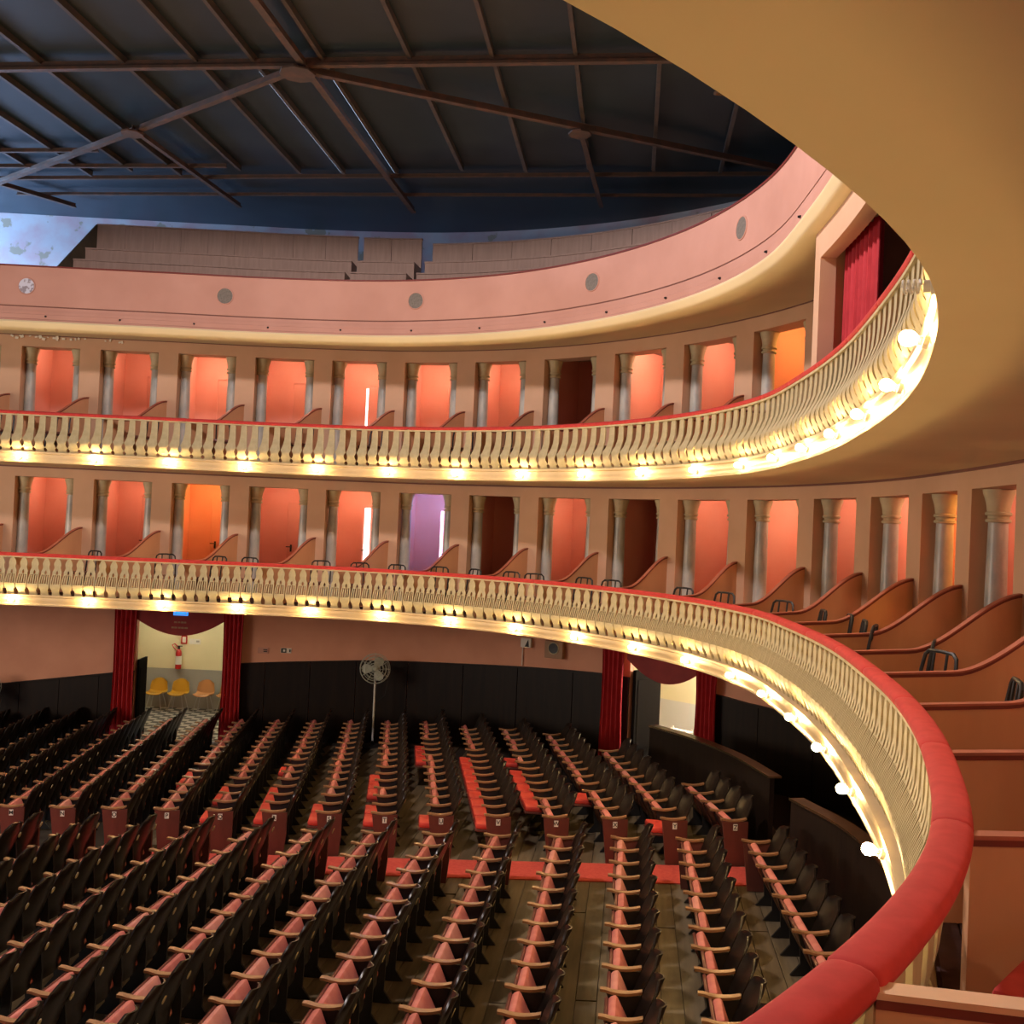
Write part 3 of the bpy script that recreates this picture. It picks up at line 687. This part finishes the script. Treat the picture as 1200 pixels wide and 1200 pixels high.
# foyer behind the doorway
FZ = -5.16
fx0, fx1, fy0, fy1 = -13.0, -3.5, 22.32, 26.0
mb = MB().box(((fx0 + fx1) / 2, (fy0 + fy1) / 2, EZ + FZ - .05), (fx1 - fx0, fy1 - fy0, .1)); struct('floor_foyer', mb, 'checker_tiles', False, 'black and white checkered foyer floor')
mb = MB().box(((fx0 + fx1) / 2, fy1 + .05, EZ + FZ + 2.2), (fx1 - fx0, .1, 2.35)); struct('wall_foyer', mb, 'foyer_cream', False, 'cream upper wall of the foyer')
mb = MB().box(((fx0 + fx1) / 2, fy1 + .05, EZ + FZ + .51), (fx1 - fx0, .1, 1.04)); struct('wall_foyer_dado', mb, 'foyer_grey', False, 'grey lower wall of the foyer')
mb = MB().box(((fx0 + fx1) / 2, (fy0 + fy1) / 2, EZ - 1.75), (fx1 - fx0, fy1 - fy0, .1)); struct('ceiling_foyer', mb, 'white_paint')
for x in (fx0, fx1):
    struct('wall_foyer_end', MB().box((x, (fy0 + fy1) / 2, EZ - 3.5), (.1, fy1 - fy0, 3.5)), 'foyer_cream')
for x in (-9.0, -6.8):  # unseen lamps, assumed, to light the foyer
    l = thing('assumed_ceiling_lamp', 'assumed glowing foyer ceiling tube lamp %s' % ('toward the stage' if x < -8 else 'toward the fan'), 'lamp', (x, 24.4, EZ - 1.9), 0, 'assumed foyer lamps')
    obj('diffuser', MB().rbox((0, 0, 0), (1.2, .12, .06), .02).mesh('diffuser', FOYER), l); obj('lamp_body', MB().box((0, 0, .06), (1.25, .16, .05)).mesh('lamp_body', 'white_paint'), l)
# plastic chairs
def shell_chair(x, y, z, m, label):
    t = thing('plastic_chair', label, 'chair', (x, y, z), math.pi)
    prof = [(.24, .43), (.22, .45), (.05, .42), (-.12, .42), (-.19, .47), (-.22, .60), (-.25, .74), (-.26, .80)]; n = 9; vs = []
    for th in (0, .012):
        for j, (yy, zz) in enumerate(prof):
            hw = [.20, .22, .235, .235, .23, .225, .20, .12][j]
            for i in range(n):
                u = -1 + 2 * i / (n - 1); curl = .05 * abs(u) ** 3
                vs.append((u * hw, yy + (curl if j > 4 else 0) + th * (.6 if j > 3 else 0), zz + (curl if j <= 4 else -.02 * u * u) - (th if j <= 4 else 0)))
    k = len(prof) * n; fs = []
    for s in (0, k): fs += [(s + j * n + i, s + j * n + i + 1, s + (j + 1) * n + i + 1, s + (j + 1) * n + i) for j in range(len(prof) - 1) for i in range(n - 1)]
    for j in range(len(prof) - 1): fs += [(j * n, k + j * n, k + (j + 1) * n, (j + 1) * n), (j * n + n - 1, (j + 1) * n + n - 1, k + (j + 1) * n + n - 1, k + j * n + n - 1)]
    for i in range(n - 1): fs += [(i, i + 1, k + i + 1, k + i), ((len(prof) - 1) * n + i, k + (len(prof) - 1) * n + i, k + (len(prof) - 1) * n + i + 1, (len(prof) - 1) * n + i + 1)]
    obj('shell', MB().add(vs, fs).mesh('shell', m, True), t)
    for sx in (-1, 1):
        for sy in (-1, 1): obj('leg', MB().tube([(sx * .12, sy * .12, .42), (sx * .21, sy * .21, 0)], .011, 6).mesh('leg', 'chrome'), t)
for i, (x, m) in enumerate(((-9.62, 'shell_yellow'), (-9.03, 'shell_yellow'), (-8.46, 'shell_yellow'), (-7.80, 'shell_orange'), (-7.20, 'shell_orange'))):
    lab = {0: 'mustard yellow plastic shell chair half hidden by the open door leaf in the foyer', 1: 'mustard yellow plastic shell chair left of the one under the extinguisher', 2: 'mustard yellow plastic shell chair standing under the fire extinguisher', 3: 'tan orange plastic shell chair next to the yellow ones in the foyer', 4: 'tan orange plastic shell chair by the red curtain in the foyer'}[i]
    shell_chair(x, 25.6, EZ + FZ, m, lab)
e = thing('fire_extinguisher', 'red fire extinguisher with white label hanging on the cream foyer wall', 'fire extinguisher', (-8.60, 25.90, EZ - 4.12))
obj('cylinder', MB().lathe([(.07, 0), (.078, .02), (.078, .42), (.06, .48), (.03, .52)], 14).mesh('cylinder', 'ext_red', True), e)
obj('valve', MB().lathe([(.028, .52), (.03, .56), (.02, .60)], 8).box((.02, 0, .60), (.14, .025, .02)).mesh('valve', 'iron'), e)
obj('hose', MB().tube([(-.02, 0, .57), (-.12, 0, .66), (-.18, 0, .62), (-.14, 0, .56), (-.06, -.02, .50)], .016, 6).mesh('hose', 'ext_red', True), e)
obj('label_band', MB().lathe([(.080, .12), (.080, .34)], 14).mesh('label_band', 'plate_white', True), e)
sgn = thing('extinguisher_sign', 'small red and white sign above the fire extinguisher', 'sign', (-8.50, 25.98, EZ - 3.36))
obj('plate', MB().box((0, 0, 0), (.16, .015, .22)).mesh('plate', 'ext_red'), sgn); obj('inset', MB().box((0, -.01, 0), (.09, .012, .15)).mesh('inset', 'plate_white'), sgn)
sgn = thing('paper_notice', 'pale paper notice beside the small red extinguisher sign', 'sign', (-8.22, 25.985, EZ - 3.40))
obj('sheet', MB().box((0, 0, 0), (.30, .012, .14)).mesh('sheet', 'plate_white'), sgn); obj('print_mark', MB().box((.08, -.008, .01), (.08, .008, .05)).mesh('print_mark', 'foyer_grey'), sgn)
# corridor behind the side exit
c0 = np.array(at(21.3, BO)); nn = nrm(21.3); tg = np.array([nn[1], -nn[0]])
def cbox(name, u, v, z0, z1, su, sv, m, label=None):
    p = c0 + tg * u + nn * v; t = MB().box((0, 0, 0), (su, sv, z1 - z0)); o = struct(name, t, m, False, label); o.location = (p[0], p[1], EZ + (z0 + z1) / 2); o.rotation_euler = (0, 0, yaw(21.3)); return o
ZF2 = floor_z(TS(*c0)[0]) - .02
cbox('floor_corridor', 0, 1.5, ZF2 - .1, ZF2, 6, 2.7, 'checker_tiles', 'checkered floor of the side corridor')
cbox('wall_corridor', .2, 2.6, ZF2 + .82, -1.8, 6, .1, 'foyer_cream', 'pale cream upper wall of the side corridor')
cbox('wall_corridor_dado', .2, 2.6, ZF2, ZF2 + .82, 6, .1, 'dado_pale', 'pale grey lower wall of the side corridor')
cbox('ceiling_corridor', 0, 1.45, -1.86, -1.76, 6, 2.5, 'white_paint')
cbox('wall_corridor_end', 3.0, 1.45, ZF2, -1.8, .1, 2.4, 'foyer_cream'); cbox('wall_corridor_end', -2.6, 1.45, ZF2, -1.8, .1, 2.4, 'foyer_cream')
p = c0 + tg * .9 + nn * 1.2  # unseen lamp, assumed, to light the side corridor
l = thing('assumed_ceiling_lamp', 'assumed glowing ceiling tube lamp in the side corridor', 'lamp', (p[0], p[1], EZ - 2.0), yaw(21.3))
obj('diffuser', MB().rbox((0, 0, 0), (1.3, .14, .06), .02).mesh('diffuser', mat('assumed_corridor_tube', (1, 1, 1), .4, emit=(1, .93, .78), strength=270)), l); obj('lamp_body', MB().box((0, 0, .07), (1.35, .18, .08)).mesh('lamp_body', 'white_paint'), l)
p = c0 - tg * .30 + nn * .9
sh = thing('white_shelf', 'low white metal shelf unit standing just inside the side exit', 'shelf', (p[0], p[1], EZ + ZF2), yaw(21.3))
for z in (.05, .3, .55): obj('shelf_board', MB().box((0, 0, z), (.5, .3, .03)).mesh('shelf_board', 'white_paint'), sh)
for sx in (-1, 1):
    for sy in (-1, 1): obj('post', MB().box((sx * .23, sy * .13, .3), (.03, .03, .6)).mesh('post', 'white_paint'), sh)

# small things on the salmon wall
def wall_thing(a, z, name, label, cat): return thing(name, label, cat, P3(a, BO - .01, z), yaw(a))
w = wall_thing(14.62, -3.03, 'wall_notice', 'pale notice plate with two dark lines by the red curtain', 'sign')
obj('plate', MB().box((0, 0, 0), (.24, .014, .13)).mesh('plate', 'parapet'), w); obj('print_line', MB().box((.05, -.01, .02), (.09, .01, .02)).box((.05, -.01, -.02), (.08, .01, .02)).mesh('print_line', 'ink'), w)
w = wall_thing(15.06, -3.01, 'exit_sign', 'small dark exit sign with white pictogram above the dark wainscot', 'sign')
obj('plate', MB().box((0, 0, 0), (.24, .014, .11)).mesh('plate', 'plate_white'), w); obj('pictogram', MB().box((-.05, -.01, 0), (.12, .01, .10)).box((.09, -.01, 0), (.03, .01, .06)).mesh('pictogram', 'ink'), w); obj('arrow', MB().box((-.04, -.016, 0), (.05, .008, .05)).mesh('arrow', 'plate_white'), w)
w = wall_thing(19.1, -2.47, 'electric_box', 'white electric wall box with dark triangle mark and hanging conduit', 'electric box')
obj('case', MB().rbox((0, -.04, 0), (.24, .08, .20), .01).mesh('case', 'plate_white'), w); obj('triangle_mark', MB().prism([(-.02, -.08), (.08, -.08), (.06, .08)], -.085, -.08, lambda u, w_, d: (u, d, w_)).mesh('triangle_mark', 'ink'), w)
obj('conduit', MB().tube([(-.09, -.02, -.1), (-.09, -.02, -.5)], .012, 6).mesh('conduit', 'white_paint'), w)
w = wall_thing(19.55, -2.52, 'wall_speaker', 'square tan wall loudspeaker with round dark grille', 'speaker')
obj('cabinet', MB().rbox((0, -.06, -.03), (.42, .12, .36), .01).mesh('cabinet', 'speaker_tan'), w)
g = MB().torus(.12, .012, 24, 6, (0, -.125, .0)); obj('ring', g.mesh('ring', 'capital', True), w)
obj('cone', MB().add([(.115 * math.cos(k * math.pi / 10), -.126, .115 * math.sin(k * math.pi / 10)) for k in range(20)] + [(0, -.122, 0)], [(k, (k + 1) % 20, 20) for k in range(20)]).mesh('cone', 'iron'), w)

# ------------------------------------------------------------------ pedestal fans
def fan(x, y, z0, zc, rz, label):
    h = zc - z0
    f = thing('pedestal_fan', label, 'fan', (x, y, z0), rz)
    obj('base', MB().lathe([(.24, 0), (.24, .02), (.05, .05), (.03, .12)], 18).mesh('base', 'iron', True), f)
    obj('pole', MB().tube([(0, .05, .03), (0, .05, h)], .022, 8).mesh('pole', 'fan_pole', True), f)
    obj('motor', MB().tube([(0, -.12, h), (0, -.05, h), (0, .14, h), (0, .18, h)], [.04, .09, .08, .03], 12).mesh('motor', 'fan_grey', True), f)
    g = MB()
    for R, y_ in ((.33, -.06), (.31, -.12), (.25, -.15), (.19, -.165), (.13, -.175), (.07, -.18), (.25, .03), (.17, .05)): g.torus(R, .006, 28, 4, (0, y_, h))
    for k in range(12):
        an = 2 * math.pi * k / 12; c2, s2 = math.cos(an), math.sin(an)
        g.tube([(.05 * c2, -.18, h + .05 * s2), (.25 * c2, -.15, h + .25 * s2), (.33 * c2, -.06, h + .33 * s2), (.17 * c2, .05, h + .17 * s2)], .004, 4, False)
    obj('guard', g.mesh('guard', 'fan_grey'), f)
    for k in range(3):
        an = 2 * math.pi * k / 3 + .5; R = Matrix.Rotation(an, 3, 'Y'); vs = []
        for th in (0, .006):
            for r_, wd in ((.05, .05), (.14, .09), (.22, .10), (.28, .05)):
                for sx in (-1, 1): v = R @ Vector((sx * wd, 0, r_)); vs.append((v.x, -.09 + sx * .03 + th, v.z + h))
        fs = []
        for s in (0, 8): fs += [(s + 2 * i, s + 2 * i + 1, s + 2 * i + 3, s + 2 * i + 2) for i in range(3)]
        fs += [(0, 1, 9, 8), (6, 14, 15, 7)] + [(2 * i, 8 + 2 * i, 10 + 2 * i, 2 * i + 2) for i in range(3)] + [(2 * i + 1, 2 * i + 3, 11 + 2 * i, 9 + 2 * i) for i in range(3)]
        obj('blade', MB().add(vs, fs).mesh('blade', 'fan_grey'), f)
    obj('cord', MB().tube([(.1, .1, h - .05), (.28, .1, h - .25), (.22, .1, h - .6), (.05, .08, h - .75)], .006, 5).mesh('cord', 'iron'), f)
q = at(16.83, BO - .55); fan(q[0], q[1], EZ + floor_z(TS(*q)[0]), EZ - 3.22, 0, 'tall pedestal fan on a white pole before the dark wainscot')
q = at(8.87, BO - .55); fan(q[0], q[1], EZ + floor_z(TS(*q)[0]), EZ - 3.95, 0, 'tall pedestal fan cut by the picture edge near the red curtain')

# ------------------------------------------------------------------ curved dark screens behind the last rows
def screen(pts, label, capend):
    # pts in (t, s)
    P = np.array([XY(*p) for p in pts]); P = spline(P, 10)
    t = thing('curved_screen', label, 'screen', (*P[len(P) // 2], EZ + floor_z(TS(*P[len(P) // 2])[0])))
    inv = -Vector(t.location)
    T = np.gradient(P, axis=0); T /= np.hypot(*T.T)[:, None]; Nn = np.stack([-T[:, 1], T[:, 0]], 1)
    def sw(prof, nm, m):
        vs = []; mN = len(prof)
        for p, n_ in zip(P, Nn):
            fz_ = EZ + floor_z(TS(*p)[0])
            for o_, z in prof: vs.append((p[0] + n_[0] * o_ + inv.x, p[1] + n_[1] * o_ + inv.y, fz_ + z + inv.z))
        fs = [(i * mN + j, i * mN + (j + 1) % mN, (i + 1) * mN + (j + 1) % mN, (i + 1) * mN + j) for i in range(len(P) - 1) for j in range(mN)] + [tuple(range(mN)), tuple(range(len(P) * mN - 1, (len(P) - 1) * mN - 1, -1))]
        obj(nm, MB().add(vs, fs).mesh(nm, m), t)
    sw(rect(-.035, .035, 0, 1.10), 'screen_panel', 'dark_panel')
    sw(rect(-.06, .14, 1.10, 1.13), 'screen_cap', 'panel_cap')
    sw(rect(-.068, -.06, 1.105, 1.135), 'metal_edge', 'brass')
screen([(.50, 17.85), (1.12, 16.9), (1.72, 15.6), (2.11, 14.24)], 'tall curved dark wooden screen behind the last seats, before the side exit', 0)
screen([(2.22, 13.1), (2.62, 11.9), (2.76, 10.6), (2.66, 9.3), (2.44, 8.2)], 'low curved dark screen with pale edge behind the centre block', 0)

# ------------------------------------------------------------------ theatre seats
SP = .475
def back_mesh():
    rows = 12; cols = 9; vs = []
    for side in (0, 1):
        for r in range(rows + 1):
            z = .26 + .64 * r / rows; u_ = max(0, (z - .68) / .22)
            hw = .222 * (1 - u_ ** 3.0) ** (1 / 3.0) if u_ < 1 else .0
            hw = max(hw, .07)
            if z < .5: hw *= .93 + .07 * (z - .26) / .24
            for c in range(cols):
                u = -1 + 2 * c / (cols - 1)
                y = .02 - .42 * max(0, z - .36) ** 1.12 + .045 * u * u - (.018 if side else 0)
                vs.append((u * hw, y, z))
    k = cols; off = (rows + 1) * k; fs = []
    for r in range(rows):
        for c in range(cols - 1):
            a = r * k + c; fs += [(a, a + 1, a + k + 1, a + k), (off + a, off + a + k, off + a + k + 1, off + a + 1)]
        fs += [(r * k, (r + 1) * k, off + (r + 1) * k, off + r * k), (r * k + k - 1, off + r * k + k - 1, off + (r + 1) * k + k - 1, (r + 1) * k + k - 1)]
    for c in range(cols - 1): fs += [(c, off + c, off + c + 1, c + 1), (rows * k + c, rows * k + c + 1, off + rows * k + c + 1, off + rows * k + c)]
    return MB().add(vs, fs).mesh('backrest', 'seat_black', True)
back_me = back_mesh()
def cush(angle, m1):
    R = Matrix.Rotation(math.radians(angle), 3, 'X'); mb = MB()
    piv = Vector((0, .06, .40)) if angle < 30 else Vector((0, .075, .265))
    mb.rbox(piv + R @ Vector((0, .19, .03)), (.41, .38, .085), .03, R)
    cm = mb.mesh('seat_cushion', m1, True)
    mb = MB(); mb.rbox(piv + R @ Vector((0, .19, -.025)), (.42, .39, .03), .008, R)
    return cm, mb.mesh('seat_pan', 'seat_brown', True)
mat('cushion_worn', (.45, .10, .08), .6, (.56, .17, .13), 7)
mat('cushion_pale', (.60, .20, .15), .6, (.68, .28, .21), 7)
cush_up = [cush(a, m_) for a, m_ in ((66, 'cushion'), (70, 'cushion_worn'), (62, 'cushion'), (67, 'cushion_worn'), (64, 'cushion_pale'))]
cush_dn = cush(4, 'cushion_red')
arm_mb = MB()
n = 8; vs = []
for i in range(n + 1):
    u = i / n; y = -.03 + .36 * u; z = .605 + .03 * (2 * u - 1) ** 2 - .012 * (u > .95); w = .026 + .006 * math.sin(u * math.pi)
    vs += [(-w, y, z), (w, y, z), (w, y, z + .024), (-w, y, z + .024)]
arm_mb.add(vs, [(4 * i + j, 4 * i + (j + 1) % 4, 4 * i + 4 + (j + 1) % 4, 4 * i + 4 + j) for i in range(n) for j in range(4)] + [(0, 1, 2, 3), (4 * n + 3, 4 * n + 2, 4 * n + 1, 4 * n)])
arm_me = arm_mb.mesh('armrest', 'arm_wood', True)
def prism_x(poly, x0, x1): return MB().prism(poly, x0, x1, lambda u, w_, d: (d, u, w_))
std_me = prism_x([(-.02, .61), (.27, .61), (.24, .50), (.14, .40), (.12, .12), (.22, 0), (-.12, 0), (-.03, .12), (-.04, .40)], -.014, .014).mesh('side_frame', 'iron')
end_me = prism_x([(-.05, .61), (.31, .61), (.27, .30), (.24, 0), (-.02, 0), (-.05, .30)], -.018, .018).mesh('end_panel', 'seat_brown')
num_me = MB().add([(.028 * math.cos(k * math.pi / 6), 0, .04 * math.sin(k * math.pi / 6)) for k in range(12)] + [(.028 * math.cos(k * math.pi / 6), -.006, .04 * math.sin(k * math.pi / 6)) for k in range(12)],
    [tuple(range(12)), tuple(range(23, 11, -1))] + [(k, k + 12, (k + 1) % 12 + 12, (k + 1) % 12) for k in range(12)]).mesh('number_plate', 'capital')
LETTERS = 'MNOPQRSTUVWXYZ'
plates = {}
def letter_plate(ch):
    cu = bpy.data.curves.new('letter', 'FONT'); cu.body = ch; cu.size = .08; cu.offset = .0015; cu.align_x = 'CENTER'; cu.align_y = 'CENTER'; cu.extrude = .001
    to = bpy.data.objects.new('tmp', cu); C.objects.link(to)
    dg = bpy.context.evaluated_depsgraph_get(); me = bpy.data.meshes.new_from_object(to.evaluated_get(dg))
    mb = MB(); mb.box((0, 0, 0), (.005, .06, .085)); mb.cur = 1
    mb.add([(-.0042 - v.co.z * 0 - (.001 if v.co.z > 0 else 0), -v.co.x, v.co.y) for v in me.vertices], [tuple(p.vertices) for p in me.polygons])
    bpy.data.objects.remove(to); bpy.data.meshes.remove(me); bpy.data.curves.remove(cu)
    return mb.mesh('letter_plate', ['plate_white', 'ink'])
def project(P):
    x, y, z = P[0], P[1], P[2] - EZ
    yc = y * cp + z * sp; zc = -y * sp + z * cp
    if yc < .3: return None
    u2, v2 = x / yc, zc / yc
    return 600 + FPX * (c_ * u2 + s_ * v2), 600 - FPX * (-s_ * u2 + c_ * v2), yc
seats = []                                  # (t, s, rz, row letter, index from aisle, block, end?)
NROW = 14
lower_side = {'T': (0, 1, 3, 4, 5), 'U': (0, 8, 9, 10), 'V': (0, 1, 2, 3, 4, 5, 6, 7, 8), 'W': (2, 3, 4, 5, 6, 8), 'X': (3,), 'Y': (0,), 'S': (0, 1), 'R': (0, 1, 2, 3, 6), 'Q': (0, 2, 3), 'P': (4, 5)}
count_side = {'V': 14, 'W': 13, 'X': 12, 'Y': 9, 'Z': 4}
SA = math.radians(13.3)
for k in range(-7, NROW):
    L_ = LETTERS[k] if k >= 0 else chr(ord('M') + k)
    ts_ = -9.04 + .8165 * k
    nS = count_side.get(L_, 15)
    for i in range(nS):
        d = (i + .5) * SP
        seats.append((ts_ + .12 - d * math.sin(SA), 13.83 + d * math.cos(SA), SA, L_, i, 'side', i == 0, i == nS - 1))
    tilt = math.radians(-3.5) if L_ == 'Z' else 0
    for i in range(15):
        d = (i + .5) * SP
        seats.append((ts_ + .26 + .012 * (k - 9) - d * math.sin(tilt), 12.86 - d * math.cos(tilt), -tilt, L_, i, 'centre', i == 0, False))
cand = []
for S in seats:
    x, y = XY(S[0], S[1]); z = EZ + floor_z(S[0])
    a = project((x, y, z + .5)); 
    if a is None or not (-25 < a[0] < 1225 and a[1] < 1245): continue
    if S[0] < -11.3 and S[5] == 'centre': continue
    cand.append((a[2], S, x, y, z))
cand.sort(key=lambda q: q[0])
base_rz = -AX + math.pi / 2                 # local +Y (front of the seat) points to the stage
stuff = []
for n_, (dist, S, x, y, z) in enumerate(cand):
    t_, s_2, tilt, L_, i, blk, first, lastq = S
    rz = base_rz + tilt
    down = (blk == 'side' and i in lower_side.get(L_, ())) or (blk == 'centre' and (L_, i) in (('Q', 9), ('P', 10), ('P', 11)))
    if n_ >= 300:
        stuff.append((x, y, z, rz)); continue
    od = ['first', 'second', 'third', 'fourth', 'fifth', 'sixth', 'seventh', 'eighth', 'ninth', 'tenth', 'eleventh', 'twelfth', 'thirteenth', 'fourteenth', 'fifteenth'][i]
    st = 'dark theatre seat with red cushion lowered' if down else 'dark theatre seat folded up'
    if blk == 'side': lab = '%s, %s from the carpet in lettered row %s' % (st, od, L_)
    else: lab = '%s, %s from the carpet, centre row opposite %s' % (st, od, L_)
    o = thing('theatre_seat', lab, 'seat', (x, y, z), rz, 'row %s %s seats' % (L_, blk))
    obj('backrest', back_me, o)
    cm, pm = cush_dn if down else random.choice(cush_up)
    obj('seat_cushion', cm, o); obj('seat_pan', pm, o)
    # aisle / camera side is local +X or -X: s decreases towards local -X
    sx = -1
    obj('armrest', arm_me, o, (sx * SP / 2, 0, 0)); 
    if blk == 'side' and first:
        ep = obj('end_panel', end_me, o, (sx * (SP / 2 + .012), 0, 0))
        if L_ in LETTERS:
            if L_ not in plates: plates[L_] = letter_plate(L_)
            obj('letter_plate', plates[L_], ep, (-.0215, .13, .535))
    else: obj('side_frame', std_me, o, (sx * SP / 2, 0, 0))
    if (blk == 'centre' and first) or (blk == 'side' and lastq):
        obj('armrest', arm_me, o, (-sx * SP / 2, 0, 0)); obj('end_panel' if blk == 'centre' else 'side_frame', end_me if blk == 'centre' else std_me, o, (-sx * SP / 2, 0, 0))
    if blk == 'centre' or dist < 18:
        npl = obj('number_plate', num_me, o, (.11, -.150, .70)); npl.rotation_euler = (math.radians(20), 0, 0)
if stuff:
    mb = MB(); parts = [(back_me, 0), (cush_up[0][0], 1), (cush_up[0][1], 2), (arm_me, 3), (std_me, 4)]; VV = []; FF = []; MI = []; k0 = 0
    for x, y, z, rz in stuff:
        M_ = np.array(Matrix.Translation((x, y, z)) @ Matrix.Rotation(rz, 4, 'Z'))
        for me, mi in parts:
            co = np.empty(len(me.vertices) * 3); me.vertices.foreach_get('co', co); co = co.reshape(-1, 3)
            if mi >= 3: co = co - np.array([SP / 2, 0, 0])
            VV.append(co @ M_[:3, :3].T + M_[:3, 3]); FF += [[v + k0 for v in p.vertices] for p in me.polygons]; MI += [mi] * len(me.polygons); k0 += len(co)
    me = bpy.data.meshes.new('distant_theatre_seats'); me.from_pydata(np.vstack(VV).tolist(), [], FF)
    for m_ in ('seat_black', 'cushion', 'seat_brown', 'arm_wood', 'iron'): me.materials.append(MATS[m_])
    me.polygons.foreach_set('material_index', MI); me.update()
    obj('distant_theatre_seats', me, None, None, 0, 'farthest dark folding seats by the stalls wall', 'seats', None, 'stuff')
print('SEATS', len(cand), 'stuff', len(stuff), 'planks', len(cells))

# ------------------------------------------------------------------ chairs in the boxes
bc_parts = {}
bc_parts['back_frame'] = MB().tube([(-.19, -.20, .42), (-.19, -.24, .70), (-.17, -.26, .83), (-.13, -.265, .865), (0, -.265, .87), (.13, -.265, .865), (.17, -.26, .83), (.19, -.24, .70), (.19, -.20, .42)], .016, 6).mesh('back_frame', 'iron', True)
bc_parts['back_slat'] = MB().tube([(-.07, -.262, .86), (-.07, -.21, .45)], .012, 6).tube([(.07, -.262, .86), (.07, -.21, .45)], .012, 6).mesh('back_slat', 'iron', True)
bc_parts['seat'] = MB().rbox((0, 0, .44), (.40, .40, .05), .015).mesh('seat', 'seat_brown', True)
bc_red = MB().rbox((0, 0, .45), (.40, .40, .07), .02).mesh('seat', 'velvet', True)
bc_leg = [MB().tube([(sx * .17, sy * .17, .43), (sx * .19, sy * .20, 0)], .014, 6).mesh('leg', 'iron', True) for sx in (-1, 1) for sy in (-1, 1)]
def box_chair(a, o_, fz, rot, label, group, red=False):
    t = thing('box_chair', label, 'chair', P3(a, o_, fz + .012), yaw(a) + rot, group)
    for k_, me in bc_parts.items(): obj(k_, bc_red if (k_ == 'seat' and red) else me, t)
    for me in bc_leg: obj('leg', me, t)
seams = [(ap, ap + shift(ap)) for _, ap in part_edges]
rc = random.Random(5)
for j in range(len(seams) - 4):
    a0, a1 = seams[j][1], seams[j + 1][1]; w = a1 - a0
    near = a0 > 30
    for f in ((.30, .72) if not near else (.5,)):
        if not near and rc.random() < .3: continue
        if near and 35.5 < a0 + w * f < 37.2: continue
        lab = 'dark bentwood chair, %s of the %s' % ('middle' if near else ('stage side' if f < .5 else 'back side'), bay(j + 1, 'lower'))
        box_chair(a0 + w * f, .52 + rc.uniform(-.05, .12), FL, math.pi + rc.uniform(-.5, .5), lab, 'chairs in the lower boxes')
    if j < 11:
        box_chair(a0 + w * rc.choice((.35, .6)), .55, FU, math.pi + rc.uniform(-.5, .5), 'dark bentwood chair in the %s' % bay(j + 1, 'upper'), 'chairs in the upper boxes')

# red-seated chair in the box next to the camera's
box_chair(35.97, .43, FL, 2.9, 'chair with a bright red padded seat in the nearest box', None, True)

# ------------------------------------------------------------------ unlit ribbed lamp and broken brackets on the upper fascia
l = thing('energy_saving_lamp', 'unlit white ribbed energy-saving lamp at the end of the upper bulbs', 'light bulb', P3(35.5, -.10, FU - .06))
l.matrix_world = Matrix.Translation(P3(35.5, -.10, FU - .06)) @ Matrix.Rotation(yaw(35.5), 4, 'Z') @ Matrix.Rotation(math.radians(90), 4, 'X')
sp_ = MB().tube([(.022 * math.cos(k * .7), .022 * math.sin(k * .7), .012 + .0021 * k) for k in range(32)], .006, 6)
obj('spiral_tube', sp_.mesh('spiral_tube', 'bulb_off', True), l); obj('socket', sock_me, l)
for a in (37.45, 37.95):
    b_ = thing('broken_bracket', 'rusty stub of a broken lamp bracket on the upper fascia, %s the ribbed lamp' % ('next to' if a < 37.7 else 'farther from'), 'bracket', P3(a, -.062, FU - .13), yaw(a), 'broken brackets on the upper fascia')
    obj('stub', MB().tube([(0, .01, 0), (.006, -.008, -.008), (.03, -.012, -.014)], .004, 5).tube([(0, .01, 0), (-.015, -.008, -.010), (-.035, -.010, -.004)], .003, 5).mesh('stub', 'steel_rust'), b_)

# flakes of peeling paint where the gallery soffit meets the wall
rf_ = random.Random(11); mb = MB()
for k in range(26):
    a = 9.6 + 2.3 * rf_.random(); z = 3.50 - .05 * rf_.random(); w_ = rf_.uniform(.02, .07); h_ = rf_.uniform(.015, .06)
    q = P3(a, WO - .02, z); mb.box(q, (w_, .012, h_), Matrix.Rotation(rf_.uniform(-.5, .5), 3, 'Y'))
obj('peeling_paint', mb.mesh('peeling_paint', 'plate_white'), None, None, 0, 'white flakes of peeling paint under the gallery soffit', 'paint flakes', None, 'stuff')
